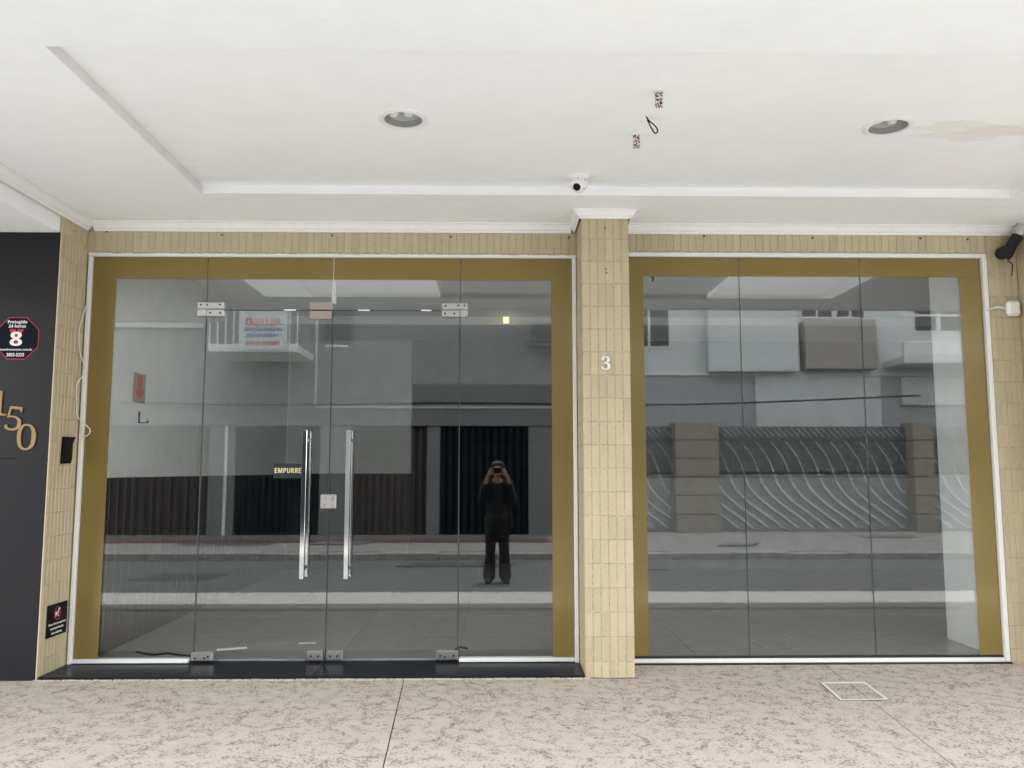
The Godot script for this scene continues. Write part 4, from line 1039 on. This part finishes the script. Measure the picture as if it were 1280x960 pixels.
func photographer() -> void:
	var P := thing("person", "person in black top and flared trousers photographing with a phone in the street", "person", Vector3(0.0, -0.195, 5.80))
	var arm := func(s: float, extra: float) -> Array: return [
		[Vector3(s * 0.16, 1.33, 0.0), Vector3(s * 0.215, 1.10, -0.05), 0.043 + extra, 0.036 + extra, 0.03],
		[Vector3(s * 0.215, 1.10, -0.05), Vector3(s * 0.135, 1.42, -0.13), 0.035 + extra, 0.024 + extra * 0.7, 0.02]]
	var body := [
		[Vector3(0, 0.86, 0), Vector3(0, 1.02, 0), 0.12, 0.095, 0.05, 1.2],
		[Vector3(0, 1.02, 0), Vector3(0, 1.26, 0.0), 0.1, 0.12, 0.05, 1.25],
		[Vector3(-0.12, 1.32, 0), Vector3(0.12, 1.32, 0), 0.05, 0.05, 0.05],
		[Vector3(0, 1.32, 0), Vector3(0, 1.44, -0.015), 0.048, 0.043, 0.04]]
	for s in [-1.0, 1.0]:
		body += arm.call(s, 0.0)
		body += [[Vector3(s * 0.08, 0.84, 0), Vector3(s * 0.095, 0.46, 0), 0.085, 0.052, 0.04], [Vector3(s * 0.095, 0.46, 0), Vector3(s * 0.105, 0.08, 0.01), 0.05, 0.034, 0.03], [Vector3(s * 0.105, 0.05, 0.02), Vector3(s * 0.12, 0.035, -0.13), 0.04, 0.03, 0.03]]
	var st := new_st()
	nets(st, body, 0.016)
	# head
	var head := [
		[Vector3(0, 1.515, -0.005), Vector3(0, 1.53, 0.01), 0.082, 0.084, 0.03, 0.95],
		[Vector3(0, 1.455, -0.035), Vector3(0, 1.48, -0.03), 0.045, 0.06, 0.03],
		[Vector3(0, 1.50, -0.09), Vector3(0, 1.475, -0.107), 0.008, 0.013, 0.012],
		[Vector3(-0.02, 1.447, -0.083), Vector3(0.02, 1.447, -0.083), 0.007, 0.007, 0.006],
		[Vector3(-0.033, 1.512, -0.075), Vector3(-0.03, 1.512, -0.075), 0.011, 0.011, 0.01], [Vector3(0.033, 1.512, -0.075), Vector3(0.03, 1.512, -0.075), 0.011, 0.011, 0.01],
		[Vector3(-0.083, 1.48, 0.01), Vector3(-0.086, 1.51, 0.015), 0.01, 0.014, 0.008], [Vector3(0.083, 1.48, 0.01), Vector3(0.086, 1.51, 0.015), 0.01, 0.014, 0.008]]
	nets(st, head, 0.006)
	# hands: palm beside the phone, four fingers curled over its front edge, thumb under the back
	for s in [-1.0, 1.0]:
		var w := Vector3(s * 0.135, 1.42, -0.13)
		var palm := Vector3(s * 0.098, 1.475, -0.155)
		var hb := [[w, palm, 0.022, 0.026, 0.012]]
		for i in 4:
			var base := palm + Vector3(s * 0.004, 0.038 - i * 0.019, -0.014 + absf(i - 1.5) * 0.002)
			var ln: float = [0.034, 0.04, 0.037, 0.028][i]
			var k1 := base + Vector3(-s * 0.004, 0.008 - i * 0.003, -ln * 0.55)
			k1.z = maxf(k1.z, -0.181)
			var k2 := k1 + Vector3(-s * ln * 0.7, 0.0, 0.0)
			var tip := k2 + Vector3(-s * ln * 0.4, -0.002, 0.002)
			hb += [[palm, base, 0.016, 0.0095, 0.008], [base, k1, 0.009, 0.0085, 0.004], [k1, k2, 0.0083, 0.0075, 0.003], [k2, tip, 0.0075, 0.0062, 0.003]]
		var t1 := palm + Vector3(-s * 0.012, 0.0, 0.014)
		hb += [[palm, t1, 0.016, 0.011, 0.008], [t1, t1 + Vector3(-s * 0.028, 0.014, 0.004), 0.010, 0.009, 0.004], [t1 + Vector3(-s * 0.028, 0.014, 0.004), t1 + Vector3(-s * 0.046, 0.022, -0.004), 0.009, 0.007, 0.003]]
		nets(st, hb, 0.004)
	put("body", st.commit(), M.skin, P)
	st = new_st()
	var top := [
		[Vector3(0, 0.70, 0), Vector3(0, 0.98, 0), 0.150, 0.118, 0.04, 1.25],
		[Vector3(0, 0.98, 0), Vector3(0, 1.24, 0.0), 0.115, 0.138, 0.05, 1.3],
		[Vector3(-0.13, 1.32, 0.01), Vector3(0.13, 1.32, 0.01), 0.062, 0.062, 0.04]]
	for s in [-1.0, 1.0]: top += arm.call(s, 0.017).slice(0, 1) + [[Vector3(s * 0.215, 1.10, -0.05), Vector3(s * 0.165, 1.30, -0.1), 0.05, 0.042, 0.02]]
	nets(st, top, 0.012)
	put("black_top", st.commit(), M.black_cloth, P)
	st = new_st()
	var tr := [[Vector3(-0.05, 0.86, 0), Vector3(0.05, 0.86, 0), 0.11, 0.11, 0.04]]
	for s in [-1.0, 1.0]:
		tr += [[Vector3(s * 0.075, 0.82, 0), Vector3(s * 0.092, 0.46, 0), 0.1, 0.066, 0.03], [Vector3(s * 0.092, 0.46, 0), Vector3(s * 0.107, 0.10, 0.01), 0.064, 0.086, 0.02]]
	nets(st, tr, 0.013)
	put("trousers", st.commit(), M.trouser_cloth, P)
	for s in [-1.0, 1.0]:
		st = new_st()
		nets(st, [[Vector3(s * 0.105, 0.045, 0.05), Vector3(s * 0.12, 0.038, -0.1), 0.045, 0.042, 0.02], [Vector3(s * 0.12, 0.038, -0.1), Vector3(s * 0.123, 0.03, -0.16), 0.04, 0.028, 0.02]], 0.01)
		put("shoe", st.commit(), M.black_cloth, P)
	var belt := TorusMesh.new(); belt.inner_radius = 0.115; belt.outer_radius = 0.128; belt.rings = 28; belt.ring_segments = 6
	put("belt", belt, M.belt_leather, P, Vector3(0, 0.98, 0), Basis.from_scale(Vector3(0.98, 2.0, 0.8)))
	st = new_st()
	nets(st, [[Vector3(0, 1.555, 0.02), Vector3(0, 1.53, 0.035), 0.084, 0.09, 0.03], [Vector3(-0.07, 1.53, 0.02), Vector3(-0.082, 1.38, 0.02), 0.035, 0.03, 0.03], [Vector3(0.07, 1.53, 0.02), Vector3(0.082, 1.38, 0.02), 0.035, 0.03, 0.03], [Vector3(0, 1.5, 0.06), Vector3(0, 1.34, 0.06), 0.07, 0.06, 0.03], [Vector3(-0.05, 1.58, -0.03), Vector3(0.05, 1.585, -0.03), 0.04, 0.04, 0.03]], 0.009)
	put("hair", st.commit(), M.hair, P)
	var ph := thing("phone", "black phone held sideways in both hands of the photographer", "phone", Vector3(0.0, 1.31, 5.632))
	put("case", cbox(Vector3(0.155, 0.074, 0.009), 0.004), M.black_plastic, ph)
	for q in [Vector2(0.045, 0.02), Vector2(0.045, -0.012), Vector2(0.062, 0.004)]:
		put("lens", lathe([Vector2(0.0001, 0.003), Vector2(0.007, 0.003), Vector2(0.008, 0.0)], 14), M.window_dark, ph, Vector3(q.x, q.y, -0.0045), Basis(Vector3.RIGHT, -PI / 2))
	var bag := thing("handbag", "black handbag hanging at the hip of the photographer", "bag", Vector3(0.185, 0.62, 5.80))
	put("pouch", cbox(Vector3(0.07, 0.24, 0.2), 0.03), M.black_cloth, bag)
	put("strap", tube(curve([Vector3(0, 0.11, -0.08), Vector3(-0.01, 0.26, -0.05), Vector3(-0.035, 0.5, -0.02), Vector3(-0.06, 0.58, 0.0), Vector3(-0.035, 0.5, 0.05), Vector3(-0.01, 0.26, 0.07), Vector3(0, 0.11, 0.08)]), 0.007, 6), M.black_cloth, bag)
